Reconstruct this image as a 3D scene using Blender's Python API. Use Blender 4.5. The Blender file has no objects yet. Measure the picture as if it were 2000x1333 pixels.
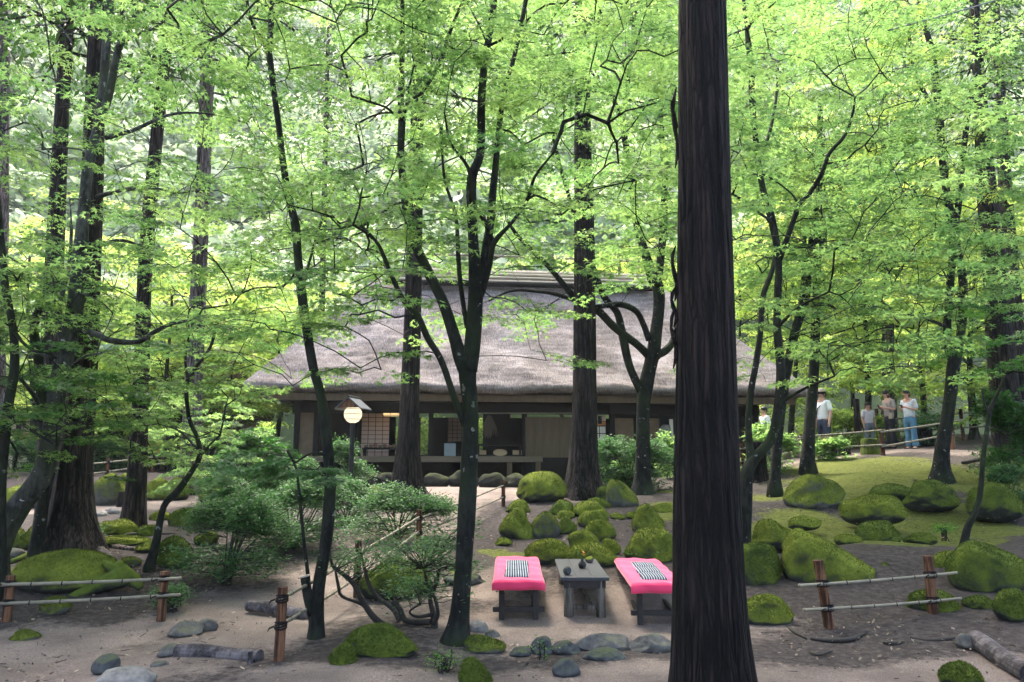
import bpy, bmesh, math, random
import numpy as np
from mathutils import Vector, Matrix

R = math.radians
rng = np.random.default_rng(7)
random.seed(7)
SC = bpy.context.scene
COL = SC.collection

# ------------------------------------------------------------------ camera, sky, sun, exposure
F = 1444.0                      # focal length in pixels of the 2000 px wide photograph
TH = R(9.5)
CAMZ = 1.6
cam_d = bpy.data.cameras.new('camera')
cam = bpy.data.objects.new('camera', cam_d)
COL.objects.link(cam)
cam.location = (0, 0, CAMZ)
cam.rotation_euler = (R(90) + TH, 0, 0)
cam_d.sensor_width = 36
cam_d.lens = 36 * F / 2000
cam_d.clip_start = 0.05
cam_d.clip_end = 2000
SC.camera = cam

SUN_EL, SUN_AZ = 62, 20         # azimuth measured from straight ahead (+Y) towards the left (-X)
world = bpy.data.worlds.new('World')
SC.world = world
world.use_nodes = True
wn = world.node_tree
wn.nodes.clear()
wo = wn.nodes.new('ShaderNodeOutputWorld')
bg = wn.nodes.new('ShaderNodeBackground')
sky = wn.nodes.new('ShaderNodeTexSky')
sky.sky_type = 'NISHITA'
sky.sun_disc = False
sky.sun_elevation = R(SUN_EL)
sky.sun_rotation = R(-SUN_AZ)
sky.air_density = 1.0
sky.dust_density = 6.0
sky.ozone_density = 1.0
wn.links.new(sky.outputs[0], bg.inputs[0])
bg.inputs[1].default_value = 0.15
wn.links.new(bg.outputs[0], wo.inputs[0])

sd = bpy.data.lights.new('sun', 'SUN')
sd.energy = 1.5
sd.angle = R(12)
sd.color = (1.0, 0.95, 0.86)
sun = bpy.data.objects.new('sun', sd)
COL.objects.link(sun)
sv = Vector((-math.sin(R(SUN_AZ)) * math.cos(R(SUN_EL)), math.cos(R(SUN_AZ)) * math.cos(R(SUN_EL)), math.sin(R(SUN_EL))))
sun.rotation_euler = (-sv).to_track_quat('-Z', 'Y').to_euler()
sun.location = sv * 60

SC.view_settings.view_transform = 'Standard'
SC.view_settings.look = 'None'
SC.view_settings.exposure = 2.54
SC.view_settings.gamma = 1.0
SC.view_settings.use_curve_mapping = False
SC.render.engine = 'CYCLES'
cy = SC.cycles
cy.use_denoising = True
try:
    cy.denoiser = 'OPENIMAGEDENOISE'
except Exception:
    pass
cy.max_bounces = 8
cy.diffuse_bounces = 5
cy.glossy_bounces = 2
cy.transmission_bounces = 5
cy.transparent_max_bounces = 6
cy.volume_bounces = 0
cy.volume_max_steps = 64
cy.use_adaptive_sampling = True
cy.adaptive_threshold = 0.02
cy.sample_clamp_indirect = 6.0

# ------------------------------------------------------------------ camera geometry helpers
CT, ST = math.cos(TH), math.sin(TH)


def ray(px, py):
    xc = (px - 1000) / F
    yc = (666.5 - py) / F
    return np.array([xc, CT - yc * ST, ST + yc * CT])


def P(px, py, Y):
    """point on the view line through a photo pixel at distance Y in front of the camera"""
    d = ray(px, py)
    return np.array([0, 0, CAMZ]) + d * (Y / d[1])


def project(p):
    p = np.atleast_2d(p)
    x, y, z = p[:, 0], p[:, 1], p[:, 2] - CAMZ
    dep = y * CT + z * ST
    dep = np.where(dep < 0.01, 0.01, dep)
    up = -y * ST + z * CT
    return 1000 + F * x / dep, 666.5 - F * up / dep


# ------------------------------------------------------------------ terrain: heights from a thin-plate spline
ctrl = []


def cz(px, py, z):
    d = ray(px, py)
    t = (z - CAMZ) / d[2]
    p = d * t
    ctrl.append((p[0], p[1], z))


def cY(px, py, Y):
    p = P(px, py, Y)
    ctrl.append(tuple(p))


for px in (-200, 0, 500, 1000, 1500, 2000, 2200):
    cz(px, 1333, 0)
for px, py, z in ((0, 1230, 0), (300, 1208, .02), (600, 1255, .0), (900, 1250, 0), (1015, 1220, 0), (1250, 1225, 0),
                  (1620, 1225, .05), (1830, 1200, .1), (2000, 1190, .2), (560, 1180, .04), (760, 1210, .03)):
    cz(px, py, z)
for px, py, Y in ((140, 1078, 11), (262, 1030, 13.5), (100, 990, 16), (250, 928, 21), (300, 965, 18), (0, 950, 18),
                  (700, 1100, 10.5), (800, 1050, 12.5), (860, 985, 16.5), (900, 950, 20), (900, 947, 23), (640, 942, 23.5),
                  (1100, 946, 22.5), (1250, 962, 18), (1060, 980, 16), (1140, 975, 17), (1050, 1060, 12.5), (1230, 1090, 10.3),
                  (1100, 1110, 9.8), (1500, 1000, 14), (1640, 985, 14.5), (1840, 940, 16), (1950, 1000, 13), (1700, 1040, 11.5),
                  (1640, 1140, 9), (1900, 1080, 10.5), (1600, 903, 20), (1780, 878, 22.5), (1725, 890, 20.5), (1900, 890, 19),
                  (1990, 900, 17.5), (400, 1120, 9.5), (480, 1040, 12.5), (600, 980, 17), (1450, 1090, 10.6)):
    cY(px, py, Y)
ctrl += [(0, 30, 1.05), (-5, 32, 1.05), (7, 32, 1.15), (12, 32, 2.4), (18, 26, 2.6), (-16, 30, 1.5), (-16, 20, 1.2), (16, 12, 1.2),
         (-12, 10, .4), (-10, 4, 0), (10, 4, 0), (0, 2, 0), (14, 36, 2.5), (-14, 36, 1.7), (0, 36, 1.2), (12, 7, .4)]
CT_P = np.array(ctrl)


def _tps(r2):
    return np.where(r2 > 1e-12, 0.5 * r2 * np.log(np.maximum(r2, 1e-12)), 0)


def _solve():
    n = len(CT_P)
    d2 = ((CT_P[:, None, :2] - CT_P[None, :, :2]) ** 2).sum(-1)
    K = _tps(d2) + np.eye(n) * 0.6
    Q = np.hstack([np.ones((n, 1)), CT_P[:, :2]])
    A = np.zeros((n + 3, n + 3))
    A[:n, :n] = K
    A[:n, n:] = Q
    A[n:, :n] = Q.T
    b = np.zeros(n + 3)
    b[:n] = CT_P[:, 2]
    return np.linalg.solve(A, b)


TW = _solve()


def ground_z(x, y):
    x = np.clip(np.atleast_1d(np.asarray(x, float)), -17, 17)
    y = np.clip(np.atleast_1d(np.asarray(y, float)), 2.5, 36)
    out = np.empty(x.shape)
    flat_x, flat_y, fo = x.ravel(), y.ravel(), out.ravel()
    for i in range(0, flat_x.size, 20000):
        sx, sy = flat_x[i:i + 20000], flat_y[i:i + 20000]
        d2 = (sx[:, None] - CT_P[None, :, 0]) ** 2 + (sy[:, None] - CT_P[None, :, 1]) ** 2
        fo[i:i + 20000] = _tps(d2) @ TW[:-3] + TW[-3] + TW[-2] * sx + TW[-1] * sy
    return fo.reshape(x.shape)


def gz(x, y):
    return float(ground_z(x, y)[0])


_T = np.linspace(2.6, 60, 1400)


def G(px, py):
    """where the view line through a photo pixel meets the ground"""
    d = ray(px, py)
    d = d / d[1]
    h = CAMZ + d[2] * _T - ground_z(d[0] * _T, _T)
    k = np.nonzero((h[:-1] > 0) & (h[1:] <= 0))[0]
    if len(k) == 0:
        return P(px, py, 24)
    k = k[0]
    t = _T[k] + (_T[k + 1] - _T[k]) * h[k] / (h[k] - h[k + 1])
    return np.array([d[0] * t, t, gz(d[0] * t, t)])


# ------------------------------------------------------------------ materials
def new_mat(name):
    m = bpy.data.materials.new(name)
    m.use_nodes = True
    nt = m.node_tree
    nt.nodes.clear()
    out = nt.nodes.new('ShaderNodeOutputMaterial')
    return m, nt, out


def nn(nt, t, **kw):
    n = nt.nodes.new(t)
    for k, v in kw.items():
        if k == 'inp':
            for a, b in v.items():
                n.inputs[a].default_value = b
        else:
            setattr(n, k, v)
    return n


def ramp(nt, fac, stops):
    r = nt.nodes.new('ShaderNodeValToRGB')
    el = r.color_ramp.elements
    while len(el) > 1:
        el.remove(el[-1])
    el[0].position, el[0].color = stops[0][0], (*stops[0][1], 1)
    for p, c in stops[1:]:
        e = el.new(p)
        e.color = (*c, 1)
    nt.links.new(fac, r.inputs[0])
    return r.outputs[0]


def coords(nt, scale=(1, 1, 1), kind='Object'):
    tc = nt.nodes.new('ShaderNodeTexCoord')
    mp = nt.nodes.new('ShaderNodeMapping')
    mp.inputs['Scale'].default_value = scale
    nt.links.new(tc.outputs[kind], mp.inputs[0])
    return mp.outputs[0]


def noise(nt, vec, scale, detail=4, rough=.55):
    n = nn(nt, 'ShaderNodeTexNoise', inp={'Scale': scale, 'Detail': detail, 'Roughness': rough})
    nt.links.new(vec, n.inputs['Vector'])
    return n.outputs['Fac']


def mixc(nt, fac, a, b, mode='MIX'):
    m = nt.nodes.new('ShaderNodeMix')
    m.data_type = 'RGBA'
    m.blend_type = mode
    for sock, v in ((m.inputs['Factor'], fac), (m.inputs['A'] if False else m.inputs[6], a), (m.inputs[7], b)):
        if hasattr(v, 'links') or isinstance(v, bpy.types.NodeSocket):
            nt.links.new(v, sock)
        elif isinstance(v, tuple):
            sock.default_value = (*v, 1)
        else:
            sock.default_value = v
    return m.outputs[2]


def math_(nt, op, a, b=0.0, clamp=False):
    m = nt.nodes.new('ShaderNodeMath')
    m.operation = op
    m.use_clamp = clamp
    for s, v in zip(m.inputs, (a, b)):
        if isinstance(v, bpy.types.NodeSocket):
            nt.links.new(v, s)
        else:
            s.default_value = v
    return m.outputs[0]


def bump(nt, h, strength, dist):
    b = nn(nt, 'ShaderNodeBump', inp={'Strength': strength, 'Distance': dist})
    nt.links.new(h, b.inputs['Height'])
    return b.outputs[0]


def surf(nt, out, col, rough=.8, normal=None, spec=.3, sheen=0):
    p = nn(nt, 'ShaderNodeBsdfPrincipled')
    for s, v in ((p.inputs['Base Color'], col), (p.inputs['Roughness'], rough)):
        if isinstance(v, bpy.types.NodeSocket):
            nt.links.new(v, s)
        elif isinstance(v, tuple):
            s.default_value = (*v, 1)
        else:
            s.default_value = v
    p.inputs['Specular IOR Level'].default_value = spec
    if sheen:
        p.inputs['Sheen Weight'].default_value = sheen
    if normal is not None:
        nt.links.new(normal, p.inputs['Normal'])
    nt.links.new(p.outputs[0], out.inputs[0])
    return p


def simple(name, col, rough=.7, var=.25, scale=8, bs=.3, bd=.01, stretch=(1, 1, 1), spec=.3):
    m, nt, out = new_mat(name)
    v = coords(nt, stretch)
    n = noise(nt, v, scale, 6, .6)
    c = ramp(nt, n, [(.25, tuple(x * (1 - var) for x in col)), (.75, tuple(min(1, x * (1 + var)) for x in col))])
    surf(nt, out, c, rough, bump(nt, n, bs, bd), spec)
    return m


def leaf_mat(name, dark, mid, light, trans=(1.5, 1.6, .8), tw=.5, rough=.45, spec=.35):
    m, nt, out = new_mat(name)
    a = nn(nt, 'ShaderNodeAttribute', attribute_name='lv')
    c = ramp(nt, a.outputs['Fac'], [(0, dark), (.5, mid), (1, light)])
    p = nn(nt, 'ShaderNodeBsdfPrincipled', inp={'Roughness': rough, 'Specular IOR Level': spec})
    nt.links.new(c, p.inputs['Base Color'])
    t = nn(nt, 'ShaderNodeBsdfTranslucent')
    mul = mixc(nt, 1.0, c, trans, 'MULTIPLY')
    nt.links.new(mul, t.inputs[0])
    mx = nn(nt, 'ShaderNodeMixShader', inp={0: tw})
    nt.links.new(p.outputs[0], mx.inputs[1])
    nt.links.new(t.outputs[0], mx.inputs[2])
    nt.links.new(mx.outputs[0], out.inputs[0])
    return m


M = {}
M['maple'] = leaf_mat('maple_leaf', (.05, .11, .033), (.102, .184, .054), (.175, .265, .082), (2.3, 2.2, 2.0), .68, .6, .2)
M['maple_shade'] = leaf_mat('shaded_leaf', (.022, .075, .018), (.04, .115, .022), (.07, .15, .025), (1.6, 1.8, 1.2), .5)  # darker copy of the maple leaf, with shade put into its colour
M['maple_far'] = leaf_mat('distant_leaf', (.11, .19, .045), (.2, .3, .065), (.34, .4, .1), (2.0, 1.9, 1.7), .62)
M['azalea'] = leaf_mat('azalea_leaf', (.03, .09, .03), (.058, .138, .045), (.105, .205, .072), (1.5, 1.6, 1.2), .4, .5, .25)
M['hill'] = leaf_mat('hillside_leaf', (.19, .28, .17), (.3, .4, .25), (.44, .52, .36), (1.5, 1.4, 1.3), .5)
M['needle'] = leaf_mat('cedar_needle', (.02, .05, .015), (.035, .08, .02), (.05, .1, .025), (1.3, 1.4, 1), .35)
M['litter'] = leaf_mat('fallen_leaf', (.08, .055, .035), (.17, .12, .08), (.34, .27, .2), (1, 1, 1), .15)
M['fern'] = leaf_mat('fern_leaf', (.035, .12, .015), (.06, .17, .02), (.1, .22, .03), (1.6, 1.7, 1), .5)


def bark(name, lo, hi, zs=.12, scale=9, bs=.9, bd=.03, spots=None, moss=None, plates=None):
    m, nt, out = new_mat(name)
    v = coords(nt, (1, 1, zs))
    n = noise(nt, v, scale, 8, .65)
    n2 = noise(nt, coords(nt), 2.2, 3)
    fine = noise(nt, coords(nt, (1, 1, zs * .6)), scale * 3.2, 6, .7)
    n = math_(nt, 'ADD', math_(nt, 'MULTIPLY', n, .62), math_(nt, 'MULTIPLY', fine, .38))
    h = math_(nt, 'ADD', n, math_(nt, 'MULTIPLY', math_(nt, 'SUBTRACT', n2, .5), .25))
    c = ramp(nt, h, [(.4, tuple(q * .5 for q in lo)), (.47, lo), (.55, tuple((a + b) / 2 for a, b in zip(lo, hi))), (.68, hi)])
    if plates:
        vo = nn(nt, 'ShaderNodeTexVoronoi', feature='DISTANCE_TO_EDGE', inp={'Scale': plates})
        wv = nt.nodes.new('ShaderNodeVectorMath')
        wv.operation = 'ADD'
        nt.links.new(coords(nt, (1, 1, .05)), wv.inputs[0])
        dn = nn(nt, 'ShaderNodeTexNoise', inp={'Scale': 5.0, 'Detail': 4})
        nt.links.new(coords(nt, (1, 1, .35)), dn.inputs['Vector'])
        sc2 = nt.nodes.new('ShaderNodeVectorMath')
        sc2.operation = 'SCALE'
        sc2.inputs['Scale'].default_value = .09
        nt.links.new(dn.outputs['Color'], sc2.inputs[0])
        nt.links.new(sc2.outputs[0], wv.inputs[1])
        nt.links.new(wv.outputs[0], vo.inputs['Vector'])
        pl = ramp(nt, vo.outputs['Distance'], [(0, (.12, .12, .12)), (.1, (.75, .75, .75)), (.3, (1.0, 1.0, 1.0))])
        red = ramp(nt, noise(nt, coords(nt, (1, 1, .3)), 2.6, 4), [(.45, (1, 1, 1)), (.66, (1.3, 1.06, .97))])
        c = mixc(nt, 1.0, mixc(nt, 1.0, c, pl, 'MULTIPLY'), red, 'MULTIPLY')
        n = math_(nt, 'ADD', n, math_(nt, 'MULTIPLY', math_(nt, 'MINIMUM', vo.outputs['Distance'], .25), 2.2))
    if spots:
        n3 = noise(nt, coords(nt), 11, 2)
        c = mixc(nt, math_(nt, 'GREATER_THAN', n3, .69), c, spots)
    if moss:
        n4 = noise(nt, coords(nt), 1.6, 5)
        c = mixc(nt, ramp(nt, n4, [(.46, (0, 0, 0)), (.62, (.8, .8, .8))]), c, moss)
    surf(nt, out, c, .85, bump(nt, n, bs, bd), .2)
    return m


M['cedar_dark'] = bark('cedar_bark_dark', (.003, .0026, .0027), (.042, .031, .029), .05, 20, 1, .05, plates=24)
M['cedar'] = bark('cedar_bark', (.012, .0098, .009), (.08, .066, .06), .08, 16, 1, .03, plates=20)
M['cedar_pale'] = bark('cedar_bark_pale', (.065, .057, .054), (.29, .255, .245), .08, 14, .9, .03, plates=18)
M['maple_bark'] = bark('maple_bark', (.007, .0075, .0068), (.03, .031, .027), .5, 9, .5, .012, (.2, .21, .19), (.02, .03, .012))
M['maple_silver'] = bark('maple_bark_silver', (.025, .026, .025), (.1, .103, .1), .5, 9, .5, .012, (.32, .34, .33), (.035, .045, .025))
M['twig'] = simple('twig_bark', (.03, .026, .022), .8, .3)
M['post_wood'] = bark('cedar_post', (.05, .022, .012), (.26, .13, .07), .08, 20, .8, .01)
M['cut_wood'] = simple('cut_wood', (.42, .36, .28), .8, .2, 20)
M['rope'] = simple('black_palm_rope', (.008, .007, .007), .95, .4, 60)
M['bamboo'] = simple('weathered_bamboo', (.2, .18, .13), .55, .35, 7, .2, .004, (1, 1, 1))
M['log'] = bark('weathered_log', (.05, .043, .045), (.17, .15, .15), 1, 8, .6, .01)
M['bench_wood'] = simple('dark_bench_wood', (.028, .024, .023), .7, .35, 14, .4, .004)
M['leg_wood'] = bark('grey_log_leg', (.045, .038, .032), (.17, .15, .125), .1, 18, .7, .008)
M['table_top'] = simple('slate_grey_table_wood', (.045, .048, .056), .4, .18, 12, .2, .002, (1, .08, 1), .5)
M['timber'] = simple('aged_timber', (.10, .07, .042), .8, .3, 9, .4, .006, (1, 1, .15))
M['timber_dark'] = simple('dark_timber', (.008, .0062, .005), .8, .3, 9, .4, .006, (1, 1, .15))  # near-black timber; the dimness of the room is put into this colour
M['plank'] = simple('wall_plank', (.115, .085, .052), .8, .3, 10, .4, .006, (1, 1, .12))
M['deck'] = simple('deck_wood', (.12, .095, .065), .75, .25, 8, .3, .004, (.1, 1, 1))
M['plaster'] = simple('earth_plaster', (.17, .12, .075), .9, .25, 5, .3, .006)
M['cream'] = simple('cream_plaster', (.5, .43, .33), .9, .15, 5, .2, .004)
M['shoji'] = simple('shoji_paper', (.7, .52, .46), .9, .06, 3, .05, .001)
M['shoji_white'] = simple('shoji_paper_white', (.8, .76, .66), .9, .06, 3, .05, .001)
M['tatami'] = simple('tatami', (.28, .24, .13), .85, .15, 20)
M['orange_wood'] = simple('warm_wood', (.5, .22, .08), .7, .2, 8)
M['iron'] = simple('black_iron', (.012, .013, .015), .5, .2, 20, .1, .002)
M['lamp_roof'] = simple('slate_blue_metal', (.06, .068, .08), .4, .15, 12, .1, .002, (1, 1, 1), .5)
M['ceramic'] = simple('dark_ceramic', (.02, .019, .019), .35, .3, 15, .1, .002)
M['petal'] = simple('orange_petal', (.75, .35, .03), .6, .2, 40)
M['stem'] = simple('flower_stem', (.06, .13, .03), .6, .2, 30)
M['wicker'] = simple('wicker', (.3, .22, .13), .8, .3, 60)
M['tank'] = simple('pale_glass', (.16, .2, .22), .15, .1, 4, .05, .001, (1, 1, 1), .5)
M['skin'] = simple('skin', (.52, .3, .22), .55, .06, 6, .03, .001)
M['hair'] = simple('black_hair', (.012, .01, .01), .5, .3, 30)
for nm, c in (('white_cloth', (.78, .8, .8)), ('lilac_cloth', (.6, .54, .62)), ('taupe_cloth', (.3, .26, .24)), ('black_cloth', (.018, .018, .022)),
              ('denim', (.07, .17, .27)), ('pale_blue_cloth', (.5, .57, .62)), ('slate_cloth', (.16, .18, .24)), ('navy_cloth', (.03, .04, .07)),
              ('khaki_cloth', (.3, .27, .2))):
    M[nm] = simple(nm, c, .9, .12, 14, .3, .004)


def felt():
    m, nt, out = new_mat('pink_felt')
    v = coords(nt)
    n = noise(nt, v, 90, 4)
    n2 = noise(nt, v, 3, 4)
    c = ramp(nt, n2, [(.3, (.66, .042, .115)), (.7, (.78, .06, .15))])
    surf(nt, out, c, .95, bump(nt, n, .25, .002), .1, .3)
    return m


M['felt'] = felt()


def stripes():
    m, nt, out = new_mat('navy_white_stripe')
    v = coords(nt)
    w = nn(nt, 'ShaderNodeTexWave', wave_type='BANDS', bands_direction='X', inp={'Scale': 12.0, 'Distortion': .2, 'Detail': 1.0, 'Detail Scale': 3.0})
    nt.links.new(v, w.inputs[0])
    c = ramp(nt, w.outputs['Fac'], [(.0, (.018, .028, .05)), (.66, (.022, .035, .06)), (.8, (.26, .29, .33)), (1, (.36, .39, .42))])
    surf(nt, out, c, .9, bump(nt, noise(nt, v, 120, 2), .3, .001), .15)
    return m


M['stripes'] = stripes()


def emit(name, col, strength):
    m, nt, out = new_mat(name)
    e = nn(nt, 'ShaderNodeEmission', inp={0: (*col, 1), 1: strength})
    nt.links.new(e.outputs[0], out.inputs[0])
    return m


M['globe'] = emit('lamp_globe_light', (1, .86, .6), .23)
M['lantern'] = emit('paper_lantern_light', (1, .68, .3), .22)


def moss_rock(name, lo, hi, bare=.0, stone=(.13, .13, .125), zlo=-.35, zhi=.25):
    """moss grows where the stone faces up; bare stone shows in patches and low on the sides, where its dark tone also imitates shade"""
    m, nt, out = new_mat(name)
    v = coords(nt)
    n = noise(nt, v, 26, 6, .7)
    nb = noise(nt, v, 3.2, 5, .6)
    nf = noise(nt, v, 120, 3, .7)
    g = nn(nt, 'ShaderNodeNewGeometry')
    sx = nn(nt, 'ShaderNodeSeparateXYZ')
    nt.links.new(g.outputs['Normal'], sx.inputs[0])
    up = math_(nt, 'ADD', sx.outputs['Z'], math_(nt, 'MULTIPLY', math_(nt, 'SUBTRACT', nb, .5), 1.5))
    up = math_(nt, 'ADD', up, -bare)
    up = math_(nt, 'ADD', up, math_(nt, 'MULTIPLY', nn(nt, 'ShaderNodeAttribute', attribute_name='fz').outputs['Fac'], 3.0))
    fac = nn(nt, 'ShaderNodeMapRange', inp={1: zlo, 2: zhi})
    nt.links.new(up, fac.inputs[0])
    mossc = ramp(nt, math_(nt, 'ADD', math_(nt, 'MULTIPLY', n, .22), math_(nt, 'MULTIPLY', nb, .78)), [(.34, lo), (.5, tuple((a + b) / 2 for a, b in zip(lo, hi))), (.68, hi)])
    stc = ramp(nt, noise(nt, v, 9, 8, .7), [(.3, tuple(x * .4 for x in stone)), (.7, tuple(x * 1.3 for x in stone))])
    c = mixc(nt, fac.outputs[0], stc, mossc)
    h = math_(nt, 'ADD', math_(nt, 'MULTIPLY', n, .6), math_(nt, 'MULTIPLY', nf, .4))
    surf(nt, out, c, .95, bump(nt, h, .45, .025), .08, 0)
    return m


M['moss'] = moss_rock('thick_moss', (.075, .1, .017), (.2, .232, .036), -.12, (.05, .052, .046))  # dark stone colour also paints shade onto the low sides
M['moss_dark'] = moss_rock('dark_moss', (.045, .07, .014), (.135, .172, .028), -.08, (.042, .045, .04))
M['moss_part'] = moss_rock('half_mossed_stone', (.06, .082, .016), (.165, .192, .032), .2, (.11, .11, .1))
M['stone'] = moss_rock('bare_stone', (.05, .055, .03), (.1, .11, .05), 1.0, (.125, .12, .11))
M['stone_dark'] = moss_rock('wet_stone', (.03, .045, .015), (.08, .1, .03), .95, (.075, .08, .082))
M['stone_foundation'] = moss_rock('dark_foundation_stone', (.02, .026, .01), (.05, .06, .02), .7, (.03, .03, .028))  # much darker stone and moss tones, for the foundation row
M['stone_pale'] = moss_rock('pale_stone', (.08, .1, .05), (.14, .15, .09), 1.3, (.21, .2, .185))


def ground_mat():
    m, nt, out = new_mat('garden_ground')
    v = coords(nt)
    sand = nn(nt, 'ShaderNodeAttribute', attribute_name='sand').outputs['Fac']
    moss = nn(nt, 'ShaderNodeAttribute', attribute_name='moss').outputs['Fac']
    n1 = noise(nt, v, 1.4, 7, .62)
    n2 = noise(nt, v, 14, 6, .7)
    n3 = noise(nt, v, 70, 5, .75)
    nb = math_(nt, 'SUBTRACT', math_(nt, 'ADD', math_(nt, 'MULTIPLY', n1, .7), math_(nt, 'MULTIPLY', n2, .5)), .6)

    def edge(a, lo, hi, k):
        f = nn(nt, 'ShaderNodeMapRange', interpolation_type='SMOOTHSTEP', inp={1: lo, 2: hi})
        nt.links.new(math_(nt, 'ADD', a, math_(nt, 'MULTIPLY', nb, k)), f.inputs[0])
        return f.outputs[0]
    soil = ramp(nt, n2, [(.3, (.022, .018, .017)), (.5, (.05, .042, .039)), (.7, (.09, .077, .07))])
    grit = ramp(nt, n3, [(.3, (.085, .066, .057)), (.5, (.2, .16, .138)), (.7, (.34, .285, .25))])
    grit = mixc(nt, ramp(nt, n1, [(.38, (.6, .6, .6)), (.62, (0, 0, 0))]), grit, (.085, .067, .058))
    c = mixc(nt, edge(sand, .3, .75, 1.5), soil, grit)
    mossc = ramp(nt, math_(nt, 'ADD', math_(nt, 'MULTIPLY', n3, .5), math_(nt, 'MULTIPLY', n2, .5)), [(.36, (.025, .034, .009)), (.5, (.085, .1, .02)), (.64, (.17, .175, .04))])
    c = mixc(nt, edge(moss, .4, .62, 1.5), c, mossc)
    h = math_(nt, 'ADD', math_(nt, 'MULTIPLY', n3, .5), n2)
    surf(nt, out, c, .95, bump(nt, h, .7, .03), .12)
    return m


M['ground'] = ground_mat()


def thatch_mat(name, lo, mid, hi, mossy=0):
    m, nt, out = new_mat(name)
    v = coords(nt, (1, 1, 1))
    va = coords(nt, (46, 7, 7))
    n = noise(nt, va, 1.0, 8, .75)
    nl = noise(nt, v, .8, 5)
    band = noise(nt, coords(nt, (1.3, 6, 8)), 1.0, 4, .6)
    h = math_(nt, 'ADD', math_(nt, 'ADD', math_(nt, 'MULTIPLY', n, .6), math_(nt, 'MULTIPLY', nl, .15)), math_(nt, 'MULTIPLY', band, .25))
    c = ramp(nt, h, [(.36, lo), (.52, mid), (.7, hi)])
    c = mixc(nt, 1.0, c, ramp(nt, noise(nt, v, .55, 5, .65), [(.36, (.62, .6, .56)), (.6, (1, 1, 1))]), 'MULTIPLY')
    if mossy:
        c = mixc(nt, ramp(nt, noise(nt, v, 1.1, 6), [(.45, (0, 0, 0)), (.6, (.8, .8, .8))]), c, (.07, .09, .02))
    surf(nt, out, c, .95, bump(nt, n, 1.0, .06), .1)
    return m


M['thatch'] = thatch_mat('grey_thatch', (.045, .038, .036), (.31, .272, .265), (.66, .6, .595))
M['thatch_old'] = thatch_mat('brown_thatch', (.03, .024, .016), (.09, .07, .045), (.16, .13, .08), 1)
M['eave'] = simple('eave_reed', (.17, .12, .075), .9, .3, 30, .5, .01, (1, 1, .1))
M['ridge_tan'] = simple('ridge_bamboo', (.36, .32, .24), .7, .2, 6, .3, .005, (.2, 1, 1))

# ------------------------------------------------------------------ object helpers


def fast_mesh(name, verts, faces_k, k, attr=None, smooth=False):
    """verts (N,3), faces_k (M,k) int"""
    me = bpy.data.meshes.new(name)
    verts = np.ascontiguousarray(verts, np.float32)
    faces_k = np.ascontiguousarray(faces_k, np.int32)
    me.vertices.add(len(verts))
    me.vertices.foreach_set('co', verts.ravel())
    me.loops.add(faces_k.size)
    me.loops.foreach_set('vertex_index', faces_k.ravel())
    me.polygons.add(len(faces_k))
    me.polygons.foreach_set('loop_start', np.arange(0, faces_k.size, k, dtype=np.int32))
    if smooth:
        me.polygons.foreach_set('use_smooth', np.ones(len(faces_k), bool))
    if attr is not None:
        for an, av in attr.items():
            a = me.attributes.new(an, 'FLOAT', 'POINT')
            a.data.foreach_set('value', np.ascontiguousarray(av, np.float32))
    me.update(calc_edges=True)
    return me


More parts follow.
